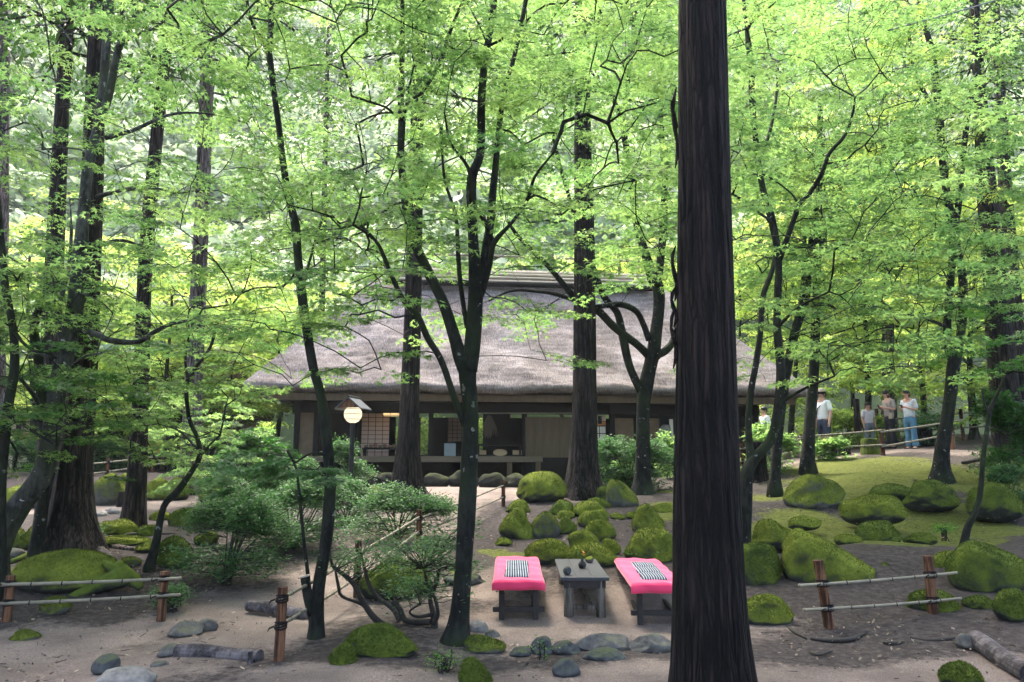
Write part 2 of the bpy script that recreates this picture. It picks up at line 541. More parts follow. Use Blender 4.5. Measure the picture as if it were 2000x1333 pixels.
class MB:
    """collects tubes, boxes and lathes; build() links them as one mesh object"""

    def __init__(self):
        self.v, self.f, self.n = [], [], 0

    def add(self, v, f):
        v = np.asarray(v, float).reshape(-1, 3)
        self.v.append(v)
        self.f += [tuple(int(i) + self.n for i in q) for q in f]
        self.n += len(v)
        return self

    def box(self, c, s, rz=0, rx=0, ry=0, taper=1.0):
        x, y, z = [q / 2 for q in s]
        v = np.array([(-x, -y, -z), (x, -y, -z), (x, y, -z), (-x, y, -z), (-x * taper, -y * taper, z), (x * taper, -y * taper, z), (x * taper, y * taper, z), (-x * taper, y * taper, z)])
        m = np.array(Matrix.Rotation(rz, 3, 'Z') @ Matrix.Rotation(ry, 3, 'Y') @ Matrix.Rotation(rx, 3, 'X'))
        v = v @ m.T + np.asarray(c, float)
        return self.add(v, [(0, 3, 2, 1), (4, 5, 6, 7), (0, 1, 5, 4), (1, 2, 6, 5), (2, 3, 7, 6), (3, 0, 4, 7)])

    def beam(self, a, b, w, h):
        """square bar from a to b"""
        a, b = np.asarray(a, float), np.asarray(b, float)
        d = b - a
        L = np.linalg.norm(d)
        d = d / L
        up = np.array([0, 0, 1.0]) if abs(d[2]) < .95 else np.array([0, 1.0, 0])
        s = np.cross(d, up)
        s /= np.linalg.norm(s)
        u = np.cross(s, d)
        q = [s * w / 2 * i + u * h / 2 * j for i, j in ((-1, -1), (1, -1), (1, 1), (-1, 1))]
        return self.add([a + k for k in q] + [b + k for k in q], [(3, 2, 1, 0), (4, 5, 6, 7), (0, 1, 5, 4), (1, 2, 6, 5), (2, 3, 7, 6), (3, 0, 4, 7)])

    def tube(self, pts, rad, sides=8, caps=True, wob=0, ridge=None):
        pts = np.asarray(pts, float)
        rad = np.asarray(rad, float) * np.ones(len(pts))
        n = len(pts)
        t = np.gradient(pts, axis=0)
        t /= np.maximum(np.linalg.norm(t, axis=1)[:, None], 1e-9)
        ref = np.array([1.0, 0, 0]) if abs(t[0][0]) < .9 else np.array([0, 1.0, 0])
        us, ws = [], []
        u = ref - t[0] * (ref @ t[0])
        u /= np.linalg.norm(u)
        for i in range(n):
            u = u - t[i] * (u @ t[i])
            u /= max(np.linalg.norm(u), 1e-9)
            us.append(u)
            ws.append(np.cross(t[i], u))
        us, ws = np.array(us), np.array(ws)
        a = np.linspace(0, 2 * math.pi, sides, endpoint=False)
        rr = rad[:, None] * np.ones((1, sides))
        if wob:
            ph = rng.uniform(0, 6.28, 4)
            s = np.arange(n)[:, None]
            rr = rr * (1 + wob * (np.sin(2 * a + ph[0] + s * .31) + .7 * np.sin(3 * a + ph[1] - s * .23) + .5 * np.sin(s * .9 + ph[2])))
        if ridge is not None:
            rr = rr * ridge(a[None, :], np.arange(n)[:, None] / max(n - 1, 1))
        v = pts[:, None] + rr[..., None] * (np.cos(a)[None, :, None] * us[:, None] + np.sin(a)[None, :, None] * ws[:, None])
        f = []
        for i in range(n - 1):
            for j in range(sides):
                k = (j + 1) % sides
                f.append((i * sides + j, i * sides + k, (i + 1) * sides + k, (i + 1) * sides + j))
        if caps:
            f.append(tuple(range(sides - 1, -1, -1)))
            f.append(tuple((n - 1) * sides + j for j in range(sides)))
        return self.add(v.reshape(-1, 3), f)

    def lathe(self, c, prof, sides=20, caps=True):
        c = np.asarray(c, float)
        pts = [c + np.array([0, 0, z]) for r, z in prof]
        a = np.linspace(0, 2 * math.pi, sides, endpoint=False)
        v = [(c[0] + r * math.cos(x), c[1] + r * math.sin(x), c[2] + z) for r, z in prof for x in a]
        n = len(prof)
        f = [(i * sides + j, i * sides + (j + 1) % sides, (i + 1) * sides + (j + 1) % sides, (i + 1) * sides + j) for i in range(n - 1) for j in range(sides)]
        if caps:
            f.append(tuple(range(sides - 1, -1, -1)))
            f.append(tuple((n - 1) * sides + j for j in range(sides)))
        return self.add(v, f)

    def build(self, name, mat, parent=None, origin=None, smooth=False, bevel=0, **props):
        me = bpy.data.meshes.new(name)
        v = np.vstack(self.v)
        me.from_pydata([tuple(p) for p in v], [], self.f)
        if smooth:
            me.polygons.foreach_set('use_smooth', np.ones(len(me.polygons), bool))
        me.update()
        return link(name, me, mat, parent, origin, bevel, **props)


def link(name, me, mat, parent=None, origin=None, bevel=0, label=None, cat=None, group=None, kind=None):
    o = bpy.data.objects.new(name, me)
    COL.objects.link(o)
    if mat is not None:
        for mm in (mat if isinstance(mat, (list, tuple)) else [mat]):
            me.materials.append(mm)
    if parent is not None:
        o.parent = parent
    if origin is not None:
        o.location = tuple(origin)
    if bevel:
        b = o.modifiers.new('bevel', 'BEVEL')
        b.width = bevel
        b.segments = 2
        b.limit_method = 'ANGLE'
    tag(o, label, cat, group, kind)
    return o


def tag(o, label=None, cat=None, group=None, kind=None):
    for k, v in (('label', label), ('category', cat), ('group', group), ('kind', kind)):
        if v:
            o[k] = v
    return o


def empty(name, loc, label, cat, group=None, rz=0):
    o = bpy.data.objects.new(name, None)
    COL.objects.link(o)
    o.location = tuple(float(x) for x in loc)
    o.rotation_euler = (0, 0, rz)
    return tag(o, label, cat, group)


def smooth_line(pts, k=3):
    """Catmull-Rom through rows of pts (any width)"""
    p = np.asarray(pts, float)
    if len(p) < 3:
        t = np.linspace(0, 1, k * 2)[:, None]
        return p[0] * (1 - t) + p[-1] * t
    q = np.vstack([2 * p[0] - p[1], p, 2 * p[-1] - p[-2]])
    out = []
    for i in range(1, len(q) - 2):
        for t in np.arange(k) / k:
            a, b, c, d = q[i - 1], q[i], q[i + 1], q[i + 2]
            out.append(.5 * ((2 * b) + (-a + c) * t + (2 * a - 5 * b + 4 * c - d) * t * t + (-a + 3 * b - 3 * c + d) * t ** 3))
    out.append(p[-1])
    return np.array(out)


# ------------------------------------------------------------------ ground and hillside
def grid_axis(lo, hi, fine_lo, fine_hi, step, grow=1.18):
    a = list(np.arange(fine_lo, fine_hi + 1e-6, step))
    s = step
    x = fine_hi
    while x < hi:
        s *= grow
        x += s
        a.append(x)
    s, x, b = step, fine_lo, []
    while x > lo:
        s *= grow
        x -= s
        b.append(x)
    return np.array(b[::-1] + a)


def seg_dist(x, y, pts):
    """distance from points to a polyline with a width per vertex, as 1 inside .. 0 outside"""
    best = np.zeros(x.shape)
    for (a, b) in zip(pts[:-1], pts[1:]):
        ax, ay, aw = a
        bx, by, bw = b
        dx, dy = bx - ax, by - ay
        L2 = dx * dx + dy * dy + 1e-9
        t = np.clip(((x - ax) * dx + (y - ay) * dy) / L2, 0, 1)
        d = np.hypot(x - ax - t * dx, y - ay - t * dy)
        w = aw + (bw - aw) * t
        best = np.maximum(best, np.clip(1.15 - .65 * d / w, 0, 1))
    return best


def px_line(*pts):
    out = []
    for px, py, w in pts:
        g = G(px, py)
        out.append((g[0], g[1], w))
    return out


gx = grid_axis(-235, 235, -11, 11, .09)
gy = np.concatenate([grid_axis(-60, 3.5, 3.4, 3.5, .12)[:-1], np.arange(3.5, 13, .06), np.arange(13, 26, .11), grid_axis(26, 200, 26, 26.1, .2)])
GX, GY = np.meshgrid(gx, gy)
ZZ = ground_z(GX, GY)
nz = np.zeros_like(ZZ)
for k in range(14):
    fr = 2 ** rng.uniform(-.6, 3.4)
    an = rng.uniform(0, 6.28)
    nz += np.sin((GX * math.cos(an) + GY * math.sin(an)) * fr + rng.uniform(0, 6.28) + .8 * np.sin(GX * fr * .37 + k) * np.cos(GY * fr * .41 - k)) * .012 / fr ** .6
ZZ = ZZ + nz * (1 + 2.4 * np.clip((GX - 2.6) / 1.5, 0, 1) * np.clip((GY - 7.5) / 2, 0, 1) * np.clip((19 - GY) / 2, 0, 1))
sand_lines = [px_line((-100, 1300, 1.0), (300, 1290, .8), (520, 1230, .75), (640, 1150, .75), (740, 1085, .8), (815, 1035, .75), (870, 985, 1.0), (900, 958, 1.6)),
              px_line((0, 1262, .7), (250, 1240, .5), (480, 1165, .6)),
              px_line((980, 1240, .7), (1150, 1200, 1.0), (1330, 1210, .9)), px_line((940, 1150, .5), (1000, 1110, .4)),
              px_line((560, 1333, .5), (900, 1332, .25), (1300, 1322, .45), (1700, 1325, .3), (2000, 1300, .45)),
              px_line((700, 955, 1.4), (900, 952, 1.8), (1010, 965, 1.3), (1120, 980, .5)),
              px_line((-60, 1000, .9), (120, 992, .9), (300, 990, .7)), px_line((300, 990, .6), (420, 960, .6), (560, 950, .7)),
              px_line((1540, 915, .5), (1640, 893, .6), (1780, 880, .7), (1900, 885, .7))]
sandv = np.zeros_like(ZZ)
for l in sand_lines:
    sandv = np.maximum(sandv, seg_dist(GX, GY, l))
sandv = np.where((GY < 5.6) & (GX < -.2), np.maximum(sandv, .55), sandv)
moss_blobs = [(1700, 915, 1.9), (1560, 960, 1.0), (1640, 940, 1.4), (1800, 930, 1.5), (1900, 940, 1.2), (1500, 1015, .5), (1560, 1000, .6), (1820, 1030, .6),
              (1900, 1045, .5), (1680, 1020, .7), (1620, 1060, .4), (1750, 1075, .5), (1310, 985, .5), (1290, 1010, .4), (990, 1080, .25), (1300, 960, .4), (960, 1075, .25),
              (230, 1050, .5), (1840, 990, .7), (1960, 960, .8), (1480, 1045, .4), (60, 1120, .5), (1950, 1030, .5), (900, 1115, .2), (1740, 1010, 1.0), (1540, 1030, .8), (1640, 1030, .9), (1850, 1010, 1.0), (1700, 960, 1.3), (1600, 1010, .9), (1780, 1045, .7), (1960, 915, .6)]
mossv = np.zeros_like(ZZ)
for px, py, r in moss_blobs:
    g = G(px, py)
    d = np.hypot(GX - g[0], GY - g[1])
    mossv = np.maximum(mossv, np.clip(1.1 - .6 * d / r, 0, .85))
nx_, ny_ = len(gx), len(gy)
idx = np.arange(nx_ * ny_).reshape(ny_, nx_)
fa = np.stack([idx[:-1, :-1], idx[:-1, 1:], idx[1:, 1:], idx[1:, :-1]], -1).reshape(-1, 4)
me = fast_mesh('ground', np.stack([GX, GY, ZZ], -1).reshape(-1, 3), fa, 4, {'sand': sandv.ravel(), 'moss': mossv.ravel()}, True)
link('ground', me, M['ground'], kind='structure', label='sandy garden path with dark soil and patches of moss')


def hill_z(x, y):
    r = np.maximum(0, y - 40 + 4 * np.sin(x * .06))
    side = np.clip((np.abs(x) - 20) / 40, 0, 1) * 6
    return .2 + r * .95 + side * np.clip(r / 20, 0, 1) + 2.5 * np.sin(x * .045 + 1) * np.clip(r / 15, 0, 1) + 3 * np.sin(x * .023 + y * .05)  * np.clip(r / 25, 0, 1)


hx = np.linspace(-230, 230, 90)
hy = np.linspace(38, 158, 70)
HX, HY = np.meshgrid(hx, hy)
HZ = hill_z(HX, HY)
idx = np.arange(HX.size).reshape(HX.shape)
fa = np.stack([idx[:-1, :-1], idx[:-1, 1:], idx[1:, 1:], idx[1:, :-1]], -1).reshape(-1, 4)
link('hillside', fast_mesh('hillside', np.stack([HX, HY, HZ - .5], -1).reshape(-1, 3), fa, 4, None, True),
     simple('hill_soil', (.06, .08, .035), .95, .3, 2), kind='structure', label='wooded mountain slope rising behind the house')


def clump_cloud(centers, radii, n_per, size, squash=.8):
    """leaf clumps on and in ellipsoidal crowns: returns verts, faces (quads), per-vertex value"""
    V, A = [], []
    for c, r in zip(centers, radii):
        n = int(n_per * (r / 3) ** 1.2)
        d = rng.normal(size=(n, 3))
        d /= np.linalg.norm(d, axis=1)[:, None]
        d[:, 2] = np.where(d[:, 2] < -.35, -d[:, 2], d[:, 2])
        lob = 1 + .16 * np.sin(d[:, 0] * 5 + c[0]) * np.cos(d[:, 1] * 5 + c[1]) + .12 * np.sin(d[:, 2] * 7 + c[0] * 3 + d[:, 0] * 4)
        p = c + d * (r * lob * rng.uniform(.72, 1.04, n))[:, None] * np.array([1, 1, squash])
        nrm = d * .7 + rng.normal(size=(n, 3)) * .55 + np.array([0, 0, .5])
        nrm /= np.linalg.norm(nrm, axis=1)[:, None]
        t = np.cross(nrm, rng.normal(size=(n, 3)))
        t /= np.linalg.norm(t, axis=1)[:, None]
        b = np.cross(nrm, t)
        s = size * rng.uniform(.6, 1.3, n)[:, None] * (r / 3) ** .4
        q = np.stack([p - t * s, p + b * s * .45, p + t * s, p - b * s * .55 + nrm * s * .2], 1)
        V.append(q.reshape(-1, 3))
        base = rng.uniform(.1, .8)
        A.append(np.repeat(np.clip(base + rng.normal(0, .16, n), 0, 1), 4))
    V = np.vstack(V)
    return V, np.arange(len(V)).reshape(-1, 4), np.concatenate(A)


cs, rs = [], []
for i in range(1350):
    y = 46 + 104 * rng.random() ** 1.2
    x = rng.uniform(-1.05, 1.05) * (y * .75 + 8)
    r = rng.uniform(2.2, 4.4)
    cs.append(np.array([x, y, float(hill_z(np.array(x), np.array(y))) + r * rng.uniform(.5, 1.0)]))
    rs.append(r)
V, Fq, A = clump_cloud(cs, rs, 150, .5)
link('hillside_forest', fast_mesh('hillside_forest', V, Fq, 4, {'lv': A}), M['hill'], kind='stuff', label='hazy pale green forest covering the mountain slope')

# ------------------------------------------------------------------ the thatched house
H0 = np.array([.865, 23.0, 1.0])
HYAW = math.atan2(2, 17.93)
house = empty('thatched_house', H0, 'old house with a grey thatched hip roof and open veranda', 'house', rz=HYAW)
EH = 2.87                       # height of the eaves over the ground at the house


def hb(name, c, s, mat, parent=None, bevel=0, rx=0, ry=0, rz=0, label=None):
    return MB().box((0, 0, 0), s, rz, rx, ry).build(name, M[mat] if isinstance(mat, str) else mat, parent or house, c, bevel=bevel, label=label)


def hip_roof(ex0, ex1, ey0, ey1, ez, rx0, rx1, ry, rz_, nu=150, nv=46, thick=.2, amp=.08):
    """thatched hip roof: four sides rolling in to a ridge; courses ripple across the slope"""
    V, Fc = [], []
    n0 = 0

    def side(a0, a1, b0, b1, nu):
        nonlocal n0
        a0, a1, b0, b1 = map(lambda q: np.array(q, float), (a0, a1, b0, b1))
        u = np.linspace(0, 1, nu)
        rows = []
        nrm = np.cross(a1 - a0, b0 - a0)
        nrm /= np.linalg.norm(nrm)
        for j in range(nv):
            t = j / (nv - 1)
            p = (a0 + (b0 - a0) * t)[None] * (1 - u)[:, None] + (a1 + (b1 - a1) * t)[None] * u[:, None]
            L = np.linalg.norm(b0 - a0)
            s = t * L
            sag = -.16 * math.sin(math.pi * t)
            course = ((s * 2.1 + .22 * np.sin(p[:, 0] * 1.7 + p[:, 1]) + .12 * np.sin(p[:, 0] * 5.1)) % 1.0)
            dsp = sag + amp * (1 - course) * (.5 + .5 * np.sin(p[:, 0] * 2.9 + s * 3)) * (1 - .5 * t) + .03 * np.sin(p[:, 0] * 1.1 + s * 2.3) + rng.normal(0, .012, nu)
            edge = np.minimum(1, np.minimum(u, 1 - u) * 14)
            dsp = dsp * edge
            rows.append(p + nrm * dsp[:, None])
        # rounded eave edge and underside
        under0 = rows[0] + np.array([0, 0, -thick * .45])
        back = (b0 + b1) / 2 - (a0 + a1) / 2
        back[2] = 0
        back /= np.linalg.norm(back)
        under1 = rows[0] + np.array([0, 0, -thick]) + back * .1 + rng.normal(0, .008, (nu, 3))
        under2 = rows[0] + np.array([0, 0, -thick + .1]) + back * 1.5
        rows = [under2, under1, under0] + rows
        m = len(rows)
        V.append(np.vstack(rows))
        for j in range(m - 1):
            for i in range(nu - 1):
                Fc.append((n0 + j * nu + i, n0 + j * nu + i + 1, n0 + (j + 1) * nu + i + 1, n0 + (j + 1) * nu + i))
        n0 += m * nu
    side((ex0, ey0, ez), (ex1, ey0, ez), (rx0, ry, rz_), (rx1, ry, rz_), nu)
    side((ex1, ey0, ez), (ex1, ey1, ez), (rx1, ry, rz_), (rx1, ry + .01, rz_), nu // 2)
    side((ex1, ey1, ez), (ex0, ey1, ez), (rx1, ry, rz_), (rx0, ry, rz_), nu)
    side((ex0, ey1, ez), (ex0, ey0, ez), (rx0, ry + .01, rz_), (rx0, ry, rz_), nu // 2)
    return fast_mesh('roof', np.vstack(V), np.array(Fc), 4, None, True)


roof = link('roof', hip_roof(-9.0, 9.0, 0, 9.2, EH + .12, -5.2, 5.1, 4.6, 7.75), M['thatch'], house)
# ridge cap: tan bamboo mat, poles, cross pieces
rc = MB()
for k, (dy, dz, r) in enumerate(((-.62, -.42, .05), (-.5, -.26, .055), (-.36, -.1, .055), (-.2, .03, .06), (0, .1, .08), (.25, .02, .06), (.5, -.26, .055))):
    rc.tube([(-5.0 + .1 * k, 4.6 + dy, 7.78 + dz), (4.9, 4.6 + dy, 7.78 + dz)], r, 8)
rc.build('ridge_bamboo', M['ridge_tan'], roof)
MB().tube([(-5.1, 4.6 - .75, 7.2), (0, 4.6 - .77, 7.22), (5.0, 4.6 - .75, 7.2)], .11, 8).build('ridge_band', M['timber_dark'], roof)
for x in (-4.0, -1.4, 1.2, 3.8):
    MB().beam((x - .03, 4.15, 7.2), (x + .02, 4.55, 8.75), .09, .09).build('ridge_strut', M['timber'], roof)
MB().tube([(-5.4, 4.42, 8.42), (-1, 4.45, 8.46), (4.9, 4.45, 8.42)], .045, 8).build('ridge_pole', M['bamboo'], roof)

# frame, walls, floor (local coordinates: x along the front, y back, z up from the ground)
FL = .86
hb('eave_beam', (0, .3, EH - .22), (17.0, .1, .22), 'timber')
hb('lintel', (0, 1.32, EH - .46), (15.4, .16, .34), 'timber_dark')
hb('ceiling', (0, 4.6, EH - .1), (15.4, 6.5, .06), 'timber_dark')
hb('floor', (-3.55, 4.5, FL - .05), (7.1, 6.2, .1), 'tatami')
vb = MB()
for k in range(7):
    hb('deck_board', (-3.4, .42 + k * .145, FL - .02 + .002 * (k % 2)), (7.0, .14, .04), 'deck')
hb('deck_edge', (-3.4, .33, FL - .1), (7.05, .06, .16), 'deck')
for x in (-6.75, -5.45, -3.85, -2.35, -.9, .0):
    hb('deck_post', (x, .46, .33), (.15, .15, .86), 'timber')
hb('underfloor', (-3.5, 2.6, .4), (7.6, .1, .8), 'timber_dark')
hb('base_plank', (.75, 1.24, .48), (2.2, .06, .74), 'timber_dark')
for x in (-7.55, -6.95, -4.1, -3.35, -1.9, -.32, 1.55, 2.6, 4.3, 6.1, 7.55):
    hb('pillar', (x, 1.3, (EH - .3) / 2), (.16, .16, EH - .3), 'timber_dark')
# left plaster wall, cladding
hb('wall', (-7.25, 1.36, 1.3), (.62, .08, 2.0), 'plaster')
hb('wall', (-7.6, 4.6, 1.25), (.1, 6.4, 2.5), 'plaster')
hb('wall', (7.6, 4.6, 1.25), (.1, 6.4, 2.5), 'plaster')
# plank door front (each plank its own)
for k in range(6):
    hb('plank', (-.16 + k * .275, 1.2 + .006 * (k % 2), 1.48), (.27, .05, 1.3), 'plank')
hb('door_sign', (1.36, 1.16, 1.72), (.1, .02, .22), 'cream')
hb('pole', (-.2, 1.05, EH - .62), (4.4, .04, .04), 'bamboo', ry=-.01)
# right half: wall with lit window
hb('wall', (1.72, 1.36, 1.3), (.2, .08, 2.0), 'plaster')
hb('wall', (2.07, 1.36, .75), (.54, .08, 1.2), 'timber_dark')
wf = hb('window', (2.08, 1.4, 1.62), (.66, .04, .5), 'shoji_white')
for k in range(4):
    hb('sash', (-.33 + k * .22, -.03, 0), (.022, .02, .5), 'timber_dark', wf)
for z in (-.24, 0, .24):
    hb('sash', (0, -.032, z), (.66, .022, .024), 'timber_dark', wf)
hb('window_board', (2.08, 1.385, 1.28), (.66, .05, .17), 'orange_wood')
hb('window_board', (2.08, 1.385, 1.95), (.66, .05, .13), 'orange_wood')
hb('transom', (2.08, 1.38, 2.12), (.66, .06, .18), 'cream')
hb('hanging_board', (2.2, 1.3, 2.06), (.12, .03, .26), 'timber_dark')
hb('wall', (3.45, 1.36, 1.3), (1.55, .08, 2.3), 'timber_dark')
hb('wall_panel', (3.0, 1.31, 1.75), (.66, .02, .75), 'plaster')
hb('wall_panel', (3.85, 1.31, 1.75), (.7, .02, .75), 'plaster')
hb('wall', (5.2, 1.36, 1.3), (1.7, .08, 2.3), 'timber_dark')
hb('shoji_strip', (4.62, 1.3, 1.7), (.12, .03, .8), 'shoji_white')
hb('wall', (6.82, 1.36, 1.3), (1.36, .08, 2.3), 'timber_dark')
# back wall with the openings that let the garden show through
for x0, x1 in ((-7.6, -4.75), (-4.15, -3.75), (-3.3, -2.05), (-.75, 7.6)):
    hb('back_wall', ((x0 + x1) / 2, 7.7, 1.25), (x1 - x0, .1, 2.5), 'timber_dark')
for x0, x1, z1 in ((-4.75, -4.15, .95), (-3.75, -3.3, 1.0), (-2.05, -.75, 1.05)):
    hb('back_sill', ((x0 + x1) / 2, 7.7, z1 / 2), (x1 - x0, .1, z1), 'timber_dark')
# shoji screens
sh = hb('shoji_screen', (-5.22, 2.9, 1.68), (.98, .03, 1.62), 'shoji')
for k in range(5):
    hb('bar', (-.48 + k * .24, -.025, 0), (.016 if k % 4 else .035, .02, 1.62), 'timber_dark', sh)
for k in range(12):
    hb('bar', (0, -.027, -.8 + k * .145), (.98, .016, .014), 'timber_dark', sh)
hb('inner_panel', (-6.3, 2.6, 1.5), (1.1, .05, 2.0), 'timber_dark')
sh2 = hb('shoji_screen', (-2.35, 5.5, 1.9), (.7, .03, .9), 'shoji')
for k in range(5):
    hb('bar', (-.34 + k * .17, -.025, 0), (.014, .02, .9), 'timber_dark', sh2)
for k in range(7):
    hb('bar', (0, -.027, -.44 + k * .147), (.7, .016, .014), 'timber_dark', sh2)
hb('dark_partition', (-.95, 4.4, 1.5), (1.0, .06, 2.3), 'timber_dark')
# dried bundle that hangs from the lintel


def hloc(x, y, z):
    c, s = math.cos(HYAW), math.sin(HYAW)
    return H0 + np.array([c * x - s * y, s * x + c * y, z])


# things in and at the house
t = empty('ceiling_lantern', hloc(-4.55, 2.0, EH - .62), 'warm lit paper lantern box hanging under the eaves', 'lantern', rz=HYAW)
MB().box((0, 0, .05), (.72, .5, .2)).build('shade', M['lantern'], t)
fr = MB()
for x in (-.36, -.12, .12, .36):
    fr.box((x, -.255, .05), (.018, .014, .22))
fr.box((0, -.26, .155), (.76, .02, .02)).box((0, -.26, -.055), (.76, .02, .02)).box((0, 0, .28), (.03, .03, .26))
fr.build('frame', M['timber'], t)
t = empty('floor_table', hloc(-4.95, 1.9, FL), 'dark low table loaded with pottery inside the open room', 'table', rz=HYAW)
MB().box((0, 0, .26), (1.2, .6, .06)).build('table_top', M['timber_dark'], t, bevel=.01)
for x in (-.52, .52):
    for y in (-.22, .22):
        MB().box((x, y, .115), (.08, .08, .23)).build('leg', M['timber_dark'], t)
for k in range(7):
    x = -.48 + k * .15
    h = .08 + .05 * (k * 37 % 5) / 4
    MB().lathe(hloc(-4.95 + x, 1.85 + .08 * (k % 2), FL + .29), [(.03, 0), (.07, .02), (.075, h * .7), (.05, h), (.04, h)], 12).build(
        'bowl', simple('pottery_%d' % k, (.2 + .05 * (k % 3), .14 + .03 * (k % 2), .1), .6), None,
        label='small pottery vessel on the low table, ' + ('leftmost of seven', 'second from the left', 'third from the left', 'middle one of seven', 'third from the right', 'second from the right', 'rightmost of seven')[k], cat='bowl', group='pottery on the low table')
t = MB().box((0, 0, .2), (.36, .28, .4)).build('glass_tank', M['tank'], None, hloc(-2.75, .72, FL), bevel=.01, label='pale square glass jar standing on the veranda deck', cat='jar')
t.rotation_euler = (0, 0, HYAW)
t = empty('shop_stand', hloc(-1.2, .85, FL), 'dark wooden display stand on the right end of the veranda', 'stand', rz=HYAW)
MB().box((0, 0, .36), (1.4, .5, .05)).build('shelf', M['timber_dark'], t)
MB().box((0, 0, .03), (1.4, .5, .04)).build('shelf', M['timber_dark'], t)
for x in (-.66, .66):
    MB().box((x, -.2, .17), (.06, .06, .33)).build('leg', M['timber_dark'], t)
    MB().box((x, .2, .17), (.06, .06, .33)).build('leg', M['timber_dark'], t)
for k, x in enumerate((-1.75, -.62)):
    b = MB().box((0, 0, .07), (.28, .2, .14)).build('box', M['wicker'], None, hloc(x, .78, FL + .05), label=('straw coloured box at the left side of the veranda stand', 'straw coloured box at the door side of the veranda stand')[k], cat='box')
    b.rotation_euler = (0, 0, HYAW)
bk = MB().tube([(.21 * math.cos(a), 0, .1 + .1 * math.sin(a)) for a in np.linspace(0, 6.283, 25)], .014, 6, False)
bk.lathe((0, .02, 0), [(.01, 0), (.01, .01)], 6)
bk.add([(0, .02, .1)] + [(.21 * math.cos(a), .02, .1 + .1 * math.sin(a)) for a in np.linspace(0, 6.283, 24, endpoint=False)], [(0, 1 + (k + 1) % 24, 1 + k) for k in range(24)])
b = bk.build('sieve_basket', M['wicker'], None, hloc(-1.18, .56, FL + .02), label='oval wicker sieve leaning on the veranda stand', cat='basket')
b.rotation_euler = (R(-14), 0, HYAW)
db = MB()
for k in range(22):
    a, b2 = rng.normal(0, .09, 2), rng.normal(0, .03)
    db.tube([(a[0] * .3, b2, .75), (a[0], b2, .35 + a[1]), (a[0] * 1.4, b2, rng.uniform(0, .15))], [.006, .03, .008], 5)
db.build('dried_bundle', M['litter'], None, hloc(-1.5, 1.08, EH - 1.45), label='dried plant bundle hanging in the open front beside the plank door', cat='bundle')

# small old house at the left
LH = P(300, 780, 28)
LH[2] = 1.3
lh = empty('garden_house', LH, 'low old building with a mossy brown thatched roof behind the trees', 'house', rz=.1)
link('roof', hip_roof(-3.6, 3.4, 0, 5, 2.55, -2.3, 2.1, 2.5, 4.9, 70, 22, .34), M['thatch_old'], lh)
MB().box((0, 1.0, 1.1), (5.6, .1, 2.2)).build('wall', M['timber_dark'], lh)
MB().box((0, 3.9, 1.1), (5.6, .1, 2.2)).build('wall', M['timber_dark'], lh)
for x in (-2.85, 2.85):
    MB().box((x, 2.45, 1.1), (.1, 3.0, 2.2)).build('wall', M['plaster'], lh)
for x in (-2.6, -1.2, .2, 1.6, 2.7):
    MB().box((x, .9, 1.15), (.14, .14, 2.3)).build('pillar', M['timber'], lh)
MB().box((-.5, .93, 1.2), (1.1, .03, .9)).build('panel', M['orange_wood'], lh)
MB().box((2.1, .93, .9), (.9, .03, 1.0)).build('panel', M['plaster'], lh)
LS = P(60, 800, 26)
LS[2] = 1.35
t = empty('garden_hut', LS, 'small timber hut at the left edge with an orange brown panel', 'hut', rz=.15)
MB().box((0, 1, 1.0), (3.0, 2, 2.0)).build('wall', M['cream'], t)
MB().box((.4, -.03, .95), (1.3, .04, .75)).build('panel', M['orange_wood'], t)
for x in (-1.5, -.3, 1.5):
    MB().box((x, -.06, 1.0), (.12, .1, 2.0)).build('pillar', M['timber_dark'], t)
MB().beam((-1.9, -.6, 2.1), (1.9, -.6, 2.1), .1, .1).add([(-1.9, -.7, 2.1), (1.9, -.7, 2.1), (1.9, 1, 3.1), (-1.9, 1, 3.1), (-1.9, 2.7, 2.1), (1.9, 2.7, 2.1)], [(0, 1, 2, 3), (3, 2, 5, 4), (0, 3, 4), (1, 5, 2)]).build('roof', M['thatch_old'], t)
# plank fence left of the house
p0, p1 = P(412, 884, 24.0), P(588, 884, 24.3)
z0 = 1.25
bf = empty('plank_fence', (p0[0], p0[1], z0), 'weathered plank fence joining the left end of the house', 'fence')
n = 16
for k in range(n):
    a = (k + .5) / n
    MB().box((a * (p1[0] - p0[0]), a * (p1[1] - p0[1]) + .004 * (k % 2), .42), (2.9 / n, .03, .84)).build('plank', M['plank'], bf)
for k in range(4):
    a = k / 3
    MB().box((a * (p1[0] - p0[0]), a * .3 - .05, .55), (.09, .08, 1.15)).build('post', M['deck'], bf)
MB().box(((p1[0] - p0[0]) / 2, .1, .87), (3.0, .07, .07), R(5)).build('rail', M['deck'], bf)

# ------------------------------------------------------------------ boulders and stones
bm = bmesh.new()
bmesh.ops.create_icosphere(bm, subdivisions=5, radius=1)
ICO5 = (np.array([v.co[:] for v in bm.verts]), np.array([[v.index for v in f.verts] for f in bm.faces]))
bm.free()
bm = bmesh.new()
bmesh.ops.create_icosphere(bm, subdivisions=4, radius=1)
ICO4 = (np.array([v.co[:] for v in bm.verts]), np.array([[v.index for v in f.verts] for f in bm.faces]))
bm.free()


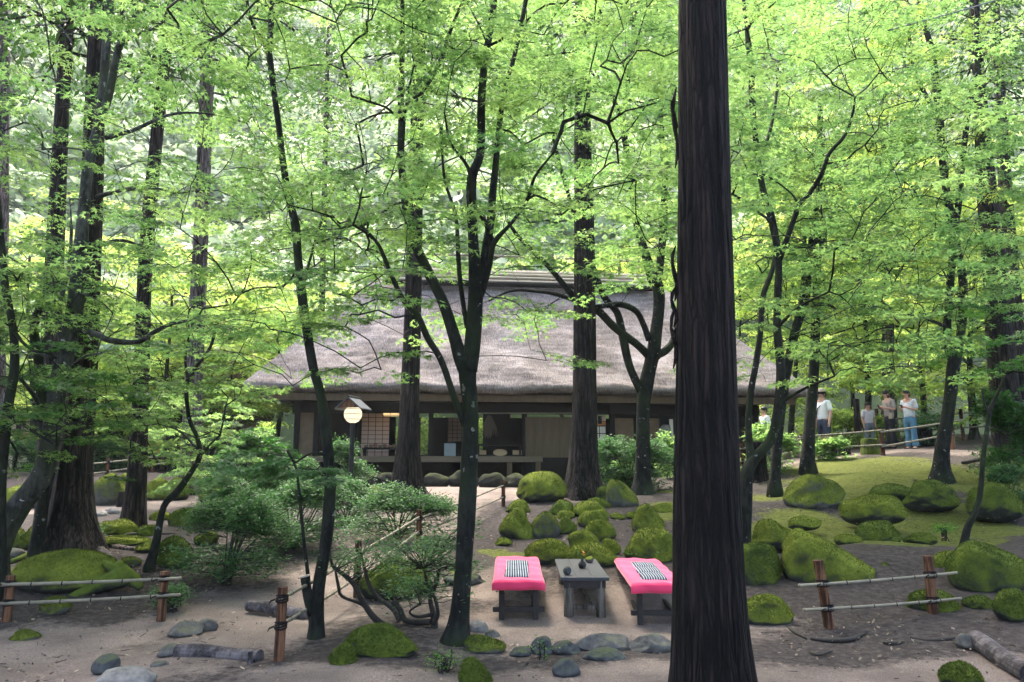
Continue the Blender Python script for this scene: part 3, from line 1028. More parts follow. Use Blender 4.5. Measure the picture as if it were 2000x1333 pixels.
def rock_shape(v, r, lump=.2, cuts=5, sharp=0.0, peak=0.0, lean=0.0):
    p = v.copy()
    for k in range(cuts):
        d = r.normal(size=3)
        d[2] = abs(d[2]) * .6
        d /= np.linalg.norm(d)
        o = r.uniform(.62 - sharp * .1, .9)
        over = np.maximum(0, p @ d - o)
        p -= d * (over * (.75 + .2 * sharp))[:, None]
    for k in range(12):
        kv = r.normal(size=3) * (1.2 + k * .42)
        p += v * (lump * .5 / (1 + k * .55) * np.sin(p @ kv + r.uniform(0, 6.28)))[:, None]
    for k in range(10):
        kv = r.normal(size=3) * 7.5
        p += v * (.006 * np.sin(p @ kv + r.uniform(0, 6.28) + 1.5 * np.sin(p @ kv[::-1] * .5)))[:, None]
    if peak:
        peak = peak * .75
        zz = np.clip(p[:, 2], 0, 1)
        p[:, 0] = p[:, 0] * (1 - peak * zz) + lean * zz
        p[:, 1] = p[:, 1] * (1 - peak * zz * .7)
    return p


def fuzz(v, f, n, length, r):
    """short moss blades standing on the upper faces"""
    a, b, c = v[f[:, 0]], v[f[:, 1]], v[f[:, 2]]
    nr = np.cross(b - a, c - a)
    ar = np.linalg.norm(nr, axis=1)
    nr = nr / np.maximum(ar, 1e-12)[:, None]
    w = ar * (nr[:, 2] > -.05)
    if w.sum() <= 0:
        return np.zeros((0, 3)), np.zeros((0, 3), int)
    k = r.choice(len(f), n, p=w / w.sum())
    u1, u2 = r.random(n), r.random(n)
    fl = u1 + u2 > 1
    u1[fl], u2[fl] = 1 - u1[fl], 1 - u2[fl]
    p = a[k] + (b[k] - a[k]) * u1[:, None] + (c[k] - a[k]) * u2[:, None]
    d = nr[k] + r.normal(size=(n, 3)) * .55 + np.array([0, 0, .35])
    d /= np.linalg.norm(d, axis=1)[:, None]
    s = np.cross(d, r.normal(size=(n, 3)))
    s /= np.linalg.norm(s, axis=1)[:, None]
    L = length * r.uniform(.5, 1.3, n)[:, None]
    q = np.stack([p - s * L * .22, p + s * L * .22, p + d * L], 1).reshape(-1, 3)
    return q, np.arange(3 * n).reshape(-1, 3)


def boulder(px, py, w, h, mat, label, name='mossy_boulder', cat='boulder', group='mossy boulders in the garden', dep=.8, sink=.22, peak=0., lean=0., lump=.15, cuts=5, sharp=0., rot=None, seed=None, fz=True):
    r = np.random.default_rng(seed if seed is not None else int(px * 7 + py * 13))
    g = G(px, py)
    Y = g[1]
    s = Y / F * 1.01
    W = w * s
    D = W * dep
    down = max(0.0, (CAMZ - g[2]) / Y)
    Hh = max(.25 * h * s, h * s - D * .42 * down)
    big = w > 75
    bv, bf_ = ICO5 if big else ICO4
    v = rock_shape(bv, r, lump, cuts, sharp, peak, lean)
    lo, hi = v.min(0), v.max(0)
    v = (v - (lo + hi) / 2) / (hi - lo) * 2
    # squash below the widest part, so that the stone sits in the ground
    bot = v[:, 2] < 0
    v[bot, 2] *= .75
    tot = Hh * (1 + sink)
    v = v * np.array([W / 2, D / 2, tot / 1.75])
    v[:, 2] += tot / 1.75 * .75 - tot + Hh - (0)
    a = rng.uniform(-.25, .25) if rot is None else rot
    c, sn = math.cos(a), math.sin(a)
    v[:, :2] = v[:, :2] @ np.array([[c, sn], [-sn, c]])
    f = bf_
    n0 = len(v)
    if fz and mat.startswith('moss'):
        n = int(min(6000, 220 + w * h * .7))
        q, qf = fuzz(v, f, n, min(.022, .012 + .0009 * Y), r)
        f = np.vstack([f, qf + len(v)])
        v = np.vstack([v, q])
    o = link(name, fast_mesh(name, v, f, 3, {'fz': (np.arange(len(v)) >= n0).astype(float)}, True), M[mat], None, (g[0], g[1] + D * .42, g[2]), label=label, cat=cat, group=group)
    return o


BO = [  # px, base py, width, height, material, label, extras
    (1060, 984, 97, 62, 'moss', 'big round moss covered boulder with a flat top left of the cedar', dict(cuts=3, lump=.1, dep=.9, sink=.1)),
    (1217, 992, 66, 54, 'moss_part', 'mossy boulder with a bare grey peak below the forked maple', dict(peak=.35, lean=-.3)),
    (1186, 983, 46, 32, 'moss_dark', 'dark mossy boulder tucked against the left of the grey peaked one', {}),
    (1228, 956, 58, 32, 'moss_dark', 'dark green boulder behind the forked maple foot', {}),
    (1012, 1054, 72, 60, 'moss', 'moss capped boulder with a dark underside, leftmost in the rock cluster', dict(peak=.15)),
    (1067, 1052, 58, 50, 'moss_part', 'dark fronted boulder under a thin moss cap beside the leftmost one', dict(cuts=7)),
    (1012, 1003, 48, 26, 'moss', 'low leafy moss mound just in front of the bamboo fence end', {}),
    (1101, 1008, 52, 27, 'moss_dark', 'rounded mossy stone straight below the big round boulder right half', {}),
    (1097, 989, 24, 12, 'moss', 'tiny moss stone between the big round boulder and the cedar foot', {}),
    (1105, 1017, 36, 20, 'moss', 'small moss cushion stone in the upper middle of the rock cluster', {}),
    (1156, 1013, 74, 33, 'moss', 'wide moss dome at the top of the rock cluster', dict(dep=.7)),
    (1170, 997, 52, 24, 'moss_dark', 'dark edged moss stone right in front of the cedar roots', {}),
    (1110, 1046, 36, 35, 'moss_dark', 'upright mossy stone in the middle of the rock cluster', dict(peak=.2)),
    (1161, 1034, 60, 36, 'moss', 'rounded moss stone under the wide moss dome', {}),
    (1175, 1060, 62, 44, 'moss', 'steep mossy boulder leaning right in the rock cluster', dict(peak=.2, lean=-.2)),
    (1143, 1073, 60, 36, 'moss', 'mossy dome just behind the two boulders at the table', {}),
    (1195, 1086, 38, 32, 'moss', 'small mossy stone right of the boulders behind the table', {}),
    (1076, 1106, 104, 50, 'moss', 'long mossy boulder behind the left bench and table', dict(dep=.6)),
    (1158, 1112, 106, 50, 'moss', 'mossy boulder directly behind the table with the vase', dict(dep=.6, peak=.2)),
    (1270, 1041, 62, 54, 'moss', 'tall pointed mossy boulder uphill of the right bench', dict(peak=.4, lean=-.15)),
    (1278, 1100, 102, 66, 'moss', 'large square mossy boulder behind the right bench', dict(cuts=7, lump=.12)),
    (1207, 1016, 28, 13, 'moss', 'flat small moss cushion on the dirt right of the rock cluster', {}),
    (946, 1278, 78, 34, 'moss_part', 'slanting mossy stone at the foot of the centre maple', dict(peak=.3, lean=-.4)),
    (738, 1292, 140, 66, 'moss_dark', 'bright green moss boulder nearest the camera below the crooked shrub', dict(dep=.6, lump=.12)),
    (664, 1306, 52, 44, 'moss_dark', 'mossy lobe lying against the left of the near green boulder', {}),
    (928, 1345, 62, 52, 'moss_dark', 'mossy stone at the bottom edge below the centre maple', {}),
    (765, 1172, 140, 78, 'moss_dark', 'large shaded mossy boulder behind the crooked shrub', dict(lump=.12)),
    (905, 1146, 80, 26, 'stone_dark', 'grey flat topped stone behind the centre maple trunk', {}),
    (722, 990, 66, 40, 'moss', 'mossy boulder at the foot of the lamp post', {}),
    (100, 1160, 200, 82, 'moss', 'broad moss mound in front of the big left cedar', dict(lump=.06, cuts=2, dep=.75)),
    (98, 1202, 54, 32, 'moss_part', 'small stone with a moss cap under the left bamboo fence', {}),
    (38, 1254, 52, 20, 'moss_part', 'small flat mossy stone alone on the sand at far left', {}),
    (330, 1106, 72, 56, 'moss_dark', 'rounded dark mossy boulder at the left of the big azalea', {}),
    (352, 1032, 64, 38, 'moss_dark', 'mossy boulder above the root bed right of the slim cedar', {}),
    (216, 1046, 72, 30, 'moss', 'low mossy boulder between the big left cedar and the slim cedar', {}),
    (228, 1068, 96, 20, 'moss', 'flat moss strip stone on the root bed', {}),
    (202, 990, 70, 64, 'moss_part', 'tall boulder with a bare face and moss crown left of the slim cedar', dict(peak=.2)),
    (236, 966, 36, 40, 'moss', 'moss stone behind the bare faced boulder', {}),
    (292, 975, 48, 40, 'moss', 'rounded moss boulder right behind the slim cedar', {}),
    (337, 976, 50, 42, 'moss', 'rounded moss boulder rightmost in the far left row', {}),
    (36, 990, 110, 46, 'moss', 'broad mossy boulder at the far left edge beyond the sand', {}),
    (38, 1074, 44, 32, 'moss_dark', 'dark mossy stone beside the leaning maple foot', {}),
    (66, 1050, 42, 24, 'moss_part', 'greyish mossy stone behind the leaning maple', {}),
    (1606, 990, 118, 62, 'moss_part', 'long mossy boulder with a bare grey left end on the moss slope', dict(cuts=6, rot=.3)),
    (1723, 1022, 124, 54, 'moss', 'wide mossy boulder in the middle of the right slope', dict(dep=.7)),
    (1757, 980, 82, 34, 'moss_dark', 'dark low boulder above the wide one on the right slope', {}),
    (1838, 995, 106, 56, 'moss_dark', 'mossy boulder at the foot of the twin stemmed right maple', {}),
    (1968, 1010, 98, 66, 'moss_dark', 'mossy boulder at the right edge beneath the leafy bush', {}),
    (1528, 1072, 92, 54, 'moss', 'ridge shaped moss boulder beside the dark foreground trunk', dict(peak=.3)),
    (1640, 1150, 172, 112, 'moss', 'large wedge shaped moss boulder sloping down to the right', dict(peak=.55, lean=-.62, lump=.1, dep=.7, cuts=4)),
    (1496, 1148, 92, 84, 'moss_dark', 'tall mossy boulder next to the dark foreground trunk', dict(lump=.1)),
    (1505, 1222, 96, 56, 'moss', 'low lone moss mound left of the right bamboo fence', dict(peak=.2)),
    (1734, 1062, 86, 42, 'moss_dark', 'arched moss stone with a dark hollow below', dict(peak=.3)),
    (1772, 1096, 60, 26, 'moss_dark', 'low moss stone below the arched one', {}),
    (1694, 1104, 58, 30, 'moss', 'small moss dome at the right shoulder of the wedge boulder', {}),
    (1740, 1130, 48, 28, 'moss_dark', 'small dark moss stone right of the wedge boulder tip', {}),
    (1870, 1130, 78, 50, 'moss', 'rounded moss boulder behind the right fence post', {}),
    (1968, 1162, 150, 98, 'moss_dark', 'huge mossy boulder cut by the right edge', dict(lump=.08, cuts=3)),
    (1842, 1198, 92, 42, 'moss_dark', 'low moss boulder behind the lower rail of the right fence', {}),
    (1580, 1034, 62, 24, 'moss', 'low moss hump between the long grey ended boulder and the ridge shaped one', {}),
    (1666, 1066, 52, 20, 'moss', 'small moss hump uphill of the wedge boulder', {}),
    (1808, 1064, 58, 22, 'moss_dark', 'flat moss hump left of the green seedling', {}),
    (1800, 1124, 40, 20, 'moss_dark', 'little moss stone beside the grey roots', {}),
    (1910, 1116, 46, 24, 'moss', 'little moss stone between the round one and the huge right edge boulder', {}),
    (1925, 1192, 56, 26, 'moss_dark', 'dark moss stone under the huge right edge boulder', {}),
    (1300, 1004, 44, 20, 'moss', 'low moss stone between the pointed boulder and the thick trunk', {}),
    (1238, 1014, 30, 13, 'moss', 'tiny moss stone below the forked maple boulders', {}),
    (984, 1066, 34, 14, 'moss', 'tiny moss stone at the left end of the rock cluster', {}),
    (1240, 1092, 36, 22, 'moss_dark', 'small dark moss stone left of the square boulder', {}),
    (284, 1050, 46, 22, 'moss_dark', 'mossy stone right of the slim cedar foot', {}),
    (306, 1020, 42, 22, 'moss', 'mossy stone on the sand edge behind the black sapling', {}),
    (278, 1078, 42, 16, 'moss', 'flat mossy stone near the black sapling foot', {}),
    (14, 1052, 44, 24, 'moss', 'mossy stone at the far left edge behind the leaning maple', {}),
    (396, 1064, 44, 24, 'moss_dark', 'mossy stone half under the small azalea', {}),
    (248, 1106, 40, 16, 'moss_part', 'flat stone with thin moss right of the broad moss mound', {}),
    (420, 988, 70, 34, 'moss_dark', 'mossy boulder below the flat layered sapling', {}),
    (1990, 1216, 60, 60, 'moss_dark', 'upright mossy block at the right edge below the huge boulder', {}),
]
for px, py, w, h, mat, lab, kw in BO:
    boulder(px, py, w, h, mat, lab, **kw)
STN = [
    (1016, 1284, 42, 18, 'stone_dark', 'small stone at the left end of the stepping stone edge', {}),
    (1057, 1280, 44, 34, 'stone_dark', 'peaked grey stone in the row below the left bench', dict(peak=.3)),
    (1106, 1282, 56, 27, 'stone_dark', 'blocky grey stone between the peaked one and the long slab', dict(sharp=1.)),
    (1181, 1276, 114, 36, 'stone', 'long cracked slab in the stone edge below the table', dict(dep=.45, sharp=1.)),
    (1278, 1278, 86, 36, 'stone', 'rectangular slab at the right end of the stone edge', dict(dep=.5, sharp=1.)),
    (1183, 1295, 82, 26, 'stone_dark', 'oval stepping stone in front of the long slab', dict(dep=.6)),
    (1108, 1326, 54, 36, 'stone_dark', 'rounded stone at the bottom below the blocky one', {}),
    (935, 1240, 36, 26, 'stone_pale', 'pinkish grey stone beside the centre maple foot', dict(sharp=1.)),
    (962, 1248, 28, 16, 'stone', 'small grey stone just right of the pinkish one', {}),
    (195, 1316, 48, 32, 'stone_dark', 'dark angular stone at bottom left', dict(sharp=1., cuts=8)),
    (228, 1352, 104, 44, 'stone_pale', 'pale flat rounded stone at the bottom left edge', dict(lump=.06, cuts=3)),
    (352, 1246, 64, 30, 'stone', 'sunken sandy stone left of the pair on the path', {}),
    (400, 1234, 40, 24, 'stone', 'sunken sandy stone right of the pair on the path', {}),
    (322, 1285, 44, 24, 'stone', 'stone holding the left end of the near step log', {}),
    (1896, 1268, 38, 28, 'stone', 'round stone at the end of the right hand log', {}),
    (190, 1012, 30, 14, 'stone_pale', 'leftmost of three pale stones on the far sand', {}),
    (216, 1008, 34, 16, 'stone_pale', 'middle one of three pale stones on the far sand', {}),
    (240, 1014, 26, 12, 'stone_pale', 'rightmost of three pale stones on the far sand', {}),
    (1205, 982, 18, 14, 'stone_pale', 'small white stone wedged below the grey peaked boulder', {}),
    (20, 1090, 40, 18, 'stone', 'grey stone at the far left above the moss mound', {}),
    (306, 1306, 30, 13, 'stone', 'small sandy stone below the near step log', {}),
    (1300, 865, 28, 36, 'stone_pale', 'pale rounded stone showing above the bush near the house', {}),
]
for px, py, w, h, mat, lab, kw in STN:
    boulder(px, py, w, h, mat, lab, name='garden_stone', cat='stone', group='bare stones along the path', fz=False, **kw)
for k, px in enumerate((668, 716, 762, 852, 905, 962, 1012, 1060)):
    w = 50 + (k * 29) % 17
    boulder(px, 951 + (k * 7) % 4, w, 26 + (k * 5) % 7, 'stone_foundation', 'dark foundation stone below the veranda, ' + ('leftmost of the row', 'second from the left', 'under the lit shoji screen', 'left of the brown cedar', 'left of the centre maple', 'right of the centre maple', 'under the plank door', 'beside the big round boulder')[k], name='foundation_stone', cat='stone', group='foundation stones below the veranda', fz=False, dep=.7)

# scatter: pebbles and fallen leaves


def scatter_pts(n, ymin=3.6, ymax=24, pw=1.6):
    y = ymin + (ymax - ymin) * rng.random(n) ** pw
    x = rng.uniform(-1, 1, n) * (y * .72 + .6)
    return x, y, ground_z(x, y)


x, y, z = scatter_pts(17000)
k = np.sin(x * 2.1 + 1) * np.cos(y * 1.7) + rng.normal(0, .6, len(x)) > .0
x, y, z = x[k], y[k], z[k]
n = len(x)
a = rng.uniform(0, 6.28, n)
L = rng.uniform(.01, .03, n)
ti = rng.normal(0, .35, (n, 2))
ca, sa = np.cos(a), np.sin(a)
c0 = np.stack([x, y, z + .012], 1)
d1 = np.stack([ca, sa, ti[:, 0]], 1) * L[:, None]
d2 = np.stack([-sa, ca, ti[:, 1]], 1) * (L * rng.uniform(.25, .6, n))[:, None]
V = np.stack([c0 - d1, c0 + d2, c0 + d1, c0 - d2], 1).reshape(-1, 3)
link('fallen_leaves', fast_mesh('fallen_leaves', V, np.arange(4 * n).reshape(-1, 4), 4, {'lv': np.repeat(rng.random(n) ** 1.6, 4)}), M['litter'], kind='stuff', label='dry fallen leaves scattered on soil and moss')
x, y, z = scatter_pts(700, 3.8, 18, 1.4)
n = len(x)
a = rng.uniform(0, 3.14, n)
L = rng.uniform(.015, .06, n)[:, None]
d1 = np.stack([np.cos(a), np.sin(a), rng.normal(0, .12, n)], 1) * L
c0 = np.stack([x, y, z + .012], 1)
w1 = np.stack([-np.sin(a), np.cos(a), 0 * a], 1) * .003
up_ = np.array([0, 0, .005])
V = np.stack([c0 - d1 - w1, c0 - d1 + w1, c0 - d1 + up_, c0 + d1 - w1, c0 + d1 + w1, c0 + d1 + up_], 1).reshape(-1, 3)
Fq = (np.array([(0, 1, 4, 3), (1, 2, 5, 4), (2, 0, 3, 5)])[None] + (np.arange(n) * 6)[:, None, None]).reshape(-1, 4)
link('fallen_twigs', fast_mesh('fallen_twigs', V, Fq, 4), M['twig'], kind='stuff', label='short dry twigs lying on the ground')
x, y, z = scatter_pts(1800, 3.6, 12, 1.3)
oct_v = np.array([(1, 0, 0), (0, 1, 0), (-1, 0, 0), (0, -1, 0), (0, 0, 1), (0, 0, -1)], float)
oct_f = np.array([(0, 1, 4), (1, 2, 4), (2, 3, 4), (3, 0, 4), (1, 0, 5), (2, 1, 5), (3, 2, 5), (0, 3, 5)])
n = len(x)
s = rng.uniform(.004, .016, (n, 1, 1)) * rng.uniform(.6, 1.3, (n, 6, 3)) * np.array([1, 1, .6])
V = (oct_v[None] * s + np.stack([x, y, z + .01], 1)[:, None]).reshape(-1, 3)
link('gravel', fast_mesh('gravel', V, (oct_f[None] + (np.arange(n) * 6)[:, None, None]).reshape(-1, 3), 3), M['stone'], kind='stuff', label='small pebbles on the sandy path')

# ------------------------------------------------------------------ trees
# foliage density over the picture: where the photograph shows gaps, fewer sprays are kept
ZONES = [  # x0, y0, x1, y1, keep
    (-400, -400, 2400, 460, .8), (-400, 460, 640, 700, .9), (640, 460, 1330, 535, .5), (1420, 460, 2400, 760, .85),
    (600, 535, 1330, 770, .0), (640, 545, 840, 745, .9), (830, 535, 960, 620, .7), (940, 600, 1080, 745, .9),
    (430, 640, 700, 800, .6), (-400, 700, 330, 900, .75), (330, 700, 440, 900, .4), (440, 800, 560, 900, .2), (560, 775, 1330, 1000, .0), (835, 772, 925, 800, .5),
    (1430, 600, 1600, 765, .3), (1430, 765, 1660, 905, .3), (1680, 772, 1810, 890, .0), (1590, 755, 1660, 890, .1), (1660, 700, 1830, 772, .7),
    (1810, 760, 2400, 900, .3), (-400, 900, 230, 950, .4), (-400, 960, 2400, 3000, .0), (330, 900, 2400, 3000, .0),
    (300, 90, 460, 290, .3), (560, 110, 670, 330, .15), (400, 385, 570, 480, .35), (440, 290, 560, 380, .3), (620, 150, 720, 260, .4), (330, 300, 420, 340, .3),
    (1040, 250, 1210, 440, .45), (1600, 480, 1720, 600, .35), (230, 480, 300, 640, .4), (785, 20, 838, 540, .35), (1112, 40, 1168, 600, .3), (1900, 100, 1985, 720, .3), (150, 0, 225, 680, .35), (262, 60, 345, 480, .4), (380, 60, 425, 460, .4), (905, 230, 985, 640, .5), (1445, 120, 1540, 480, .55), (1770, 0, 1925, 560, .5), (520, 0, 600, 560, .45), (1200, 200, 1310, 560, .55)]


def keep_p(px, py):
    out = np.zeros(px.shape)
    for x0, y0, x1, y1, k in ZONES:
        m = (px >= x0) & (px < x1) & (py >= y0) & (py < y1)
        out[m] = k
    return out


def leaf_template(kind):
    if kind == 'full':     # five pointed lobes
        ang = np.radians([-95, -70, -46, -22, 0, 22, 46, 70, 95])
        rad = np.array([.52, .27, .86, .33, 1.0, .33, .86, .27, .52])
    elif kind == 'three':
        ang = np.radians([-62, -25, 0, 25, 62])
        rad = np.array([.8, .38, 1.0, .38, .8])
    else:                  # lance leaf
        ang = np.radians([-24, 0, 24])
        rad = np.array([.5, 1.0, .5])
    v = np.stack([np.cos(ang) * rad, np.sin(ang) * rad, -.16 * rad ** 2], 1)
    v = np.vstack([[0, 0, 0], v])
    n = len(ang)
    f = np.array([(0, i, i + 1) for i in range(1, n)])
    return v, f


LT = {k: leaf_template(k) for k in ('full', 'three', 'lance')}


def rot_frames(fx, up):
    fx = fx / np.linalg.norm(fx, axis=1)[:, None]
    y = np.cross(up, fx)
    y /= np.maximum(np.linalg.norm(y, axis=1), 1e-6)[:, None]
    z = np.cross(fx, y)
    return np.stack([fx, y, z], -1)       # columns


def place_leaves(kind, pos, fx, up, size):
    lv, lf = LT[kind]
    Rm = rot_frames(fx, up)
    V = np.einsum('nij,kj->nki', Rm, lv) * size[:, None, None] + pos[:, None]
    Fx = lf[None] + (np.arange(len(pos)) * len(lv))[:, None, None]
    return V.reshape(-1, 3), Fx.reshape(-1, 3), len(lv)


def spray_template(r, n_side=5, dens=1.0):
    """leaf positions of one flat fan of twigs: main axis along +x, length 1"""
    pos, dirs, segs = [], [], [((0, 0, 0), (.55, .02, .03)), ((.55, .02, .03), (1, 0, -.05))]
    tips = [(0.0, 0.0, 1.0, 1.0)]
    for k in range(n_side):
        x0 = .12 + .75 * k / n_side + r.uniform(-.04, .04)
        for sgn in (-1, 1):
            if r.random() < .12:
                continue
            an = sgn * R(r.uniform(30, 62))
            L = r.uniform(.3, .62) * (1 - .45 * x0)
            tips.append((x0, an, L, sgn))
            segs.append(((x0, 0, 0), (x0 + L * math.cos(an), L * math.sin(an), -.04 * L)))
    for x0, an, L, s in tips:
        m = max(3, int(L * 10.5 * dens))
        for j in range(m):
            t = (j + .7) / m
            if t < .2:
                continue
            px, py = x0 + L * t * math.cos(an), L * t * math.sin(an)
            for sg in (-1, 1):
                da = an + sg * R(r.uniform(25, 75))
                o = r.uniform(.01, .05)
                pos.append((px + o * math.cos(da), py + o * math.sin(da), -.06 * t * t + r.normal(0, .028)))
                dirs.append((math.cos(da), math.sin(da), r.uniform(-.55, .1)))
        pos.append((x0 + L * math.cos(an), L * math.sin(an), -.06))
        dirs.append((math.cos(an), math.sin(an), -.35))
    return np.array(pos), np.array(dirs), segs


SPR = [spray_template(np.random.default_rng(100 + i)) for i in range(7)]


def make_limb(pts, Y0, Y1):
    """pixel polyline with half-widths -> world points and radii; depth runs from Y0 to Y1"""
    p = np.array(pts, float)
    p = smooth_line(p, 4)
    t = np.linspace(0, 1, len(p))
    Y = Y0 + (Y1 - Y0) * t ** 1.2
    w = np.array([P(a, b, y) for (a, b, r_), y in zip(p, Y)])
    return w, np.maximum(p[:, 2], .8) * Y / F


def grow(name, label, cat, group, Y=None, base=None, trunk=None, limbs=(), crown=None, bark='maple_bark', leaf='maple', kind='full', ls=.062,
         nspray=200, spray=.75, flare=1.6, seed=0, mask=True, trunk_sides=14, attach=None, tk=1.0):
    """a tree: traced trunk and limbs, twigs grown out to leaf sprays spread through the crown box"""
    r = np.random.default_rng(seed + 11)
    if Y is None:
        Y = G(*base)[1]
    tw, tr = make_limb(trunk, Y, Y)
    tr = tr * tk
    gb = gz(tw[0][0], tw[0][1])
    if tw[0][2] > gb - .1:
        tw = np.vstack([[tw[0][0], tw[0][1], min(gb, tw[0][2]) - .25], tw])
        tr = np.concatenate([[tr[0] * 1.15], tr])
    org = np.array([tw[0][0], tw[0][1], gb])
    root = empty(name, org, label, cat, group)
    mb = MB()
    hgt = tw[:, 2] - gb
    fl = 1 + (flare - 1) * np.exp(-np.maximum(hgt, 0) / .16)
    mb.tube(tw - org, tr * fl, trunk_sides, True, .035)
    nodes, rads, par = [], [], []
    for i in range(len(tw)):
        nodes.append(tw[i]); rads.append(tr[i]); par.append(i - 1)
    for pts, dy in limbs:
        lw, lr = make_limb(pts, Y, Y + dy)
        lr = lr * (tk + 1) / 2
        mb.tube(lw - org, lr, 9, True, .03)
        for i in range(len(lw)):
            nodes.append(lw[i]); rads.append(lr[i]); par.append(len(nodes) - 2 if i else -1)
    nl = len(nodes)
    mb.build('trunk', M[bark], root, (0, 0, 0), smooth=True)
    if not crown:
        return root
    x0, x1, y0, y1, z0, z1 = crown
    got = []
    tries = 0
    cx, cyy = (x0 + x1) / 2, (y0 + y1) / 2
    while len(got) < nspray and tries < 60:
        tries += 1
        n = nspray * 2
        c = np.stack([r.uniform(x0, x1, n), r.uniform(y0, y1, n), r.uniform(z0, z1, n)], 1)
        c[:, 2] = np.round(c[:, 2] / .42) * .42 + r.normal(0, .07, n) + .12 * np.sin(c[:, 0] * 1.3 + seed)
        e = ((c[:, 0] - cx) / (x1 - x0) * 2) ** 2 + ((c[:, 1] - cyy) / (y1 - y0) * 2) ** 2
        ok = e < 1.05
        ok &= c[:, 2] > ground_z(c[:, 0], c[:, 1]) + .5
        ph_ = seed * 1.7
        fld = (np.sin(c[:, 0] * 2.3 + ph_ + 1.1 * np.sin(c[:, 1] * 1.1)) + np.sin(c[:, 1] * 1.9 - ph_ + 1.2 * np.sin(c[:, 2] * 2.1)) + np.sin(c[:, 2] * 3.4 + c[:, 0] * .9 + ph_ * 2))
        ok &= fld + r.normal(0, .45, n) > -.05
        if mask:
            px, py = project(c)
            ok &= r.random(n) < keep_p(px, py)
        got += list(c[ok])
    got = np.array(got[:nspray])
    if len(got) == 0:
        return root
    N = np.array(nodes)
    lim = N[:nl]
    dist = np.array([np.min(np.linalg.norm(lim - g_, axis=1)) for g_ in got])
    got = got[np.argsort(dist)]
    cap = nl + len(got) * 14
    NA = np.empty((cap, 3)); NA[:nl] = N
    cnt = nl
    parent = list(par)
    tips, tdir = [], []
    zmin = min(z0, attach) if attach is not None else z0 - 1.2
    low = NA[:nl, 2] < zmin
    for g_ in got:
        d = NA[:cnt] - g_
        dd = np.linalg.norm(d, axis=1) + np.maximum(0, d[:, 2]) * .9
        dd[:nl][low] += 3
        j = int(np.argmin(dd))
        a = NA[j]
        vec = g_ - a
        L = np.linalg.norm(vec)
        k = int(np.clip(math.ceil(L / .22), 1, 12))
        prev = j
        bend = np.array([r.normal(0, .07), r.normal(0, .07), .10]) * L
        for q in range(1, k + 1):
            t = q / k
            p = a + vec * t + bend * math.sin(math.pi * t) + r.normal(0, .012, 3) * (q < k)
            NA[cnt] = p
            parent.append(prev)
            prev = cnt
            cnt += 1
        tips.append(prev)
        h = vec.copy()
        h[2] = 0
        if np.linalg.norm(h) < .15:
            an = r.uniform(0, 6.28)
            h = np.array([math.cos(an), math.sin(an), 0])
        h /= np.linalg.norm(h)
        an = r.normal(0, .5)
        h = np.array([h[0] * math.cos(an) - h[1] * math.sin(an), h[0] * math.sin(an) + h[1] * math.cos(an), r.uniform(-.22, .08)])
        tdir.append(h)
    count = np.zeros(cnt)
    for t in tips:
        count[t] += 1
    for i in range(cnt - 1, nl - 1, -1):
        count[parent[i]] += count[i]
    sc_ = spray / .75
    rad = .0032 * sc_ * np.sqrt(np.maximum(count, 1)) + .001
    # twigs: one four-sided prism per node edge
    ii = np.arange(nl, cnt)
    A0 = NA[np.array([parent[i] for i in ii])]
    B0 = NA[ii]
    rb = rad[ii]
    ra = np.minimum(np.array([rad[parent[i]] if parent[i] >= nl else rad[i] * 1.25 for i in ii]), rb * 1.5)
    # spray twigs
    tips = np.array(tips)
    tdir = np.array(tdir)
    var = r.integers(0, len(SPR), len(tips))
    scl = spray * r.uniform(.75, 1.25, len(tips))
    upv = np.tile([0, 0, 1.0], (len(tips), 1)) + r.normal(0, .14, (len(tips), 3))
    Rf = rot_frames(tdir, upv)
    VL, FL_, AL = [], [], []
    nv = 0
    sa, sb, sr = [], [], []
    for v_ in range(len(SPR)):
        m = np.nonzero(var == v_)[0]
        if not len(m):
            continue
        pos, dirs, segs = SPR[v_]
        pw = np.einsum('nij,kj->nki', Rf[m], pos) * scl[m][:, None, None] + NA[tips[m]][:, None]
        dw = np.einsum('nij,kj->nki', Rf[m], dirs)
        nL = pw.shape[1]
        pw, dw = pw.reshape(-1, 3), dw.reshape(-1, 3)
        keep = r.random(len(pw)) < .9
        tone = np.repeat(r.normal(.5, .22, len(m)), nL)[keep]
        pw, dw = pw[keep], dw[keep]
        dw = dw + r.normal(0, .12, dw.shape)
        upl = np.tile([0, 0, 1.0], (len(pw), 1)) + r.normal(0, .33, (len(pw), 3))
        sz = ls * 1.1 * r.uniform(.7, 1.25, len(pw))
        v2, f2, kv = place_leaves(kind, pw, dw, upl, sz)
        VL.append(v2); FL_.append(f2 + nv); nv += len(v2)
        AL.append(np.repeat(np.clip(tone + r.normal(0, .16, len(pw)), 0, 1), kv))
        for a, b in (segs if kind == 'full' else segs[:2] if kind == 'three' else segs[:1]):
            a_, b_ = np.array(a, float), np.array(b, float)
            sa.append(np.einsum('nij,j->ni', Rf[m], a_) * scl[m][:, None] + NA[tips[m]])
            sb.append(np.einsum('nij,j->ni', Rf[m], b_) * scl[m][:, None] + NA[tips[m]])
            sr.append(np.full(len(m), .0022 * sc_))
    cr = link('crown', fast_mesh('crown', np.vstack(VL) - org, np.vstack(FL_), 3, {'lv': np.concatenate(AL)}), M[leaf], root, kind='stuff')
    A_ = np.vstack([A0] + sa)
    B_ = np.vstack([B0] + sb)
    ra = np.concatenate([ra, np.concatenate(sr)])
    rb = np.concatenate([rb, np.concatenate(sr) * .6])
    d = B_ - A_
    d /= np.maximum(np.linalg.norm(d, axis=1), 1e-6)[:, None]
    u = np.cross(d, np.tile([.3, .2, 1.0], (len(d), 1)))
    u /= np.maximum(np.linalg.norm(u, axis=1), 1e-6)[:, None]
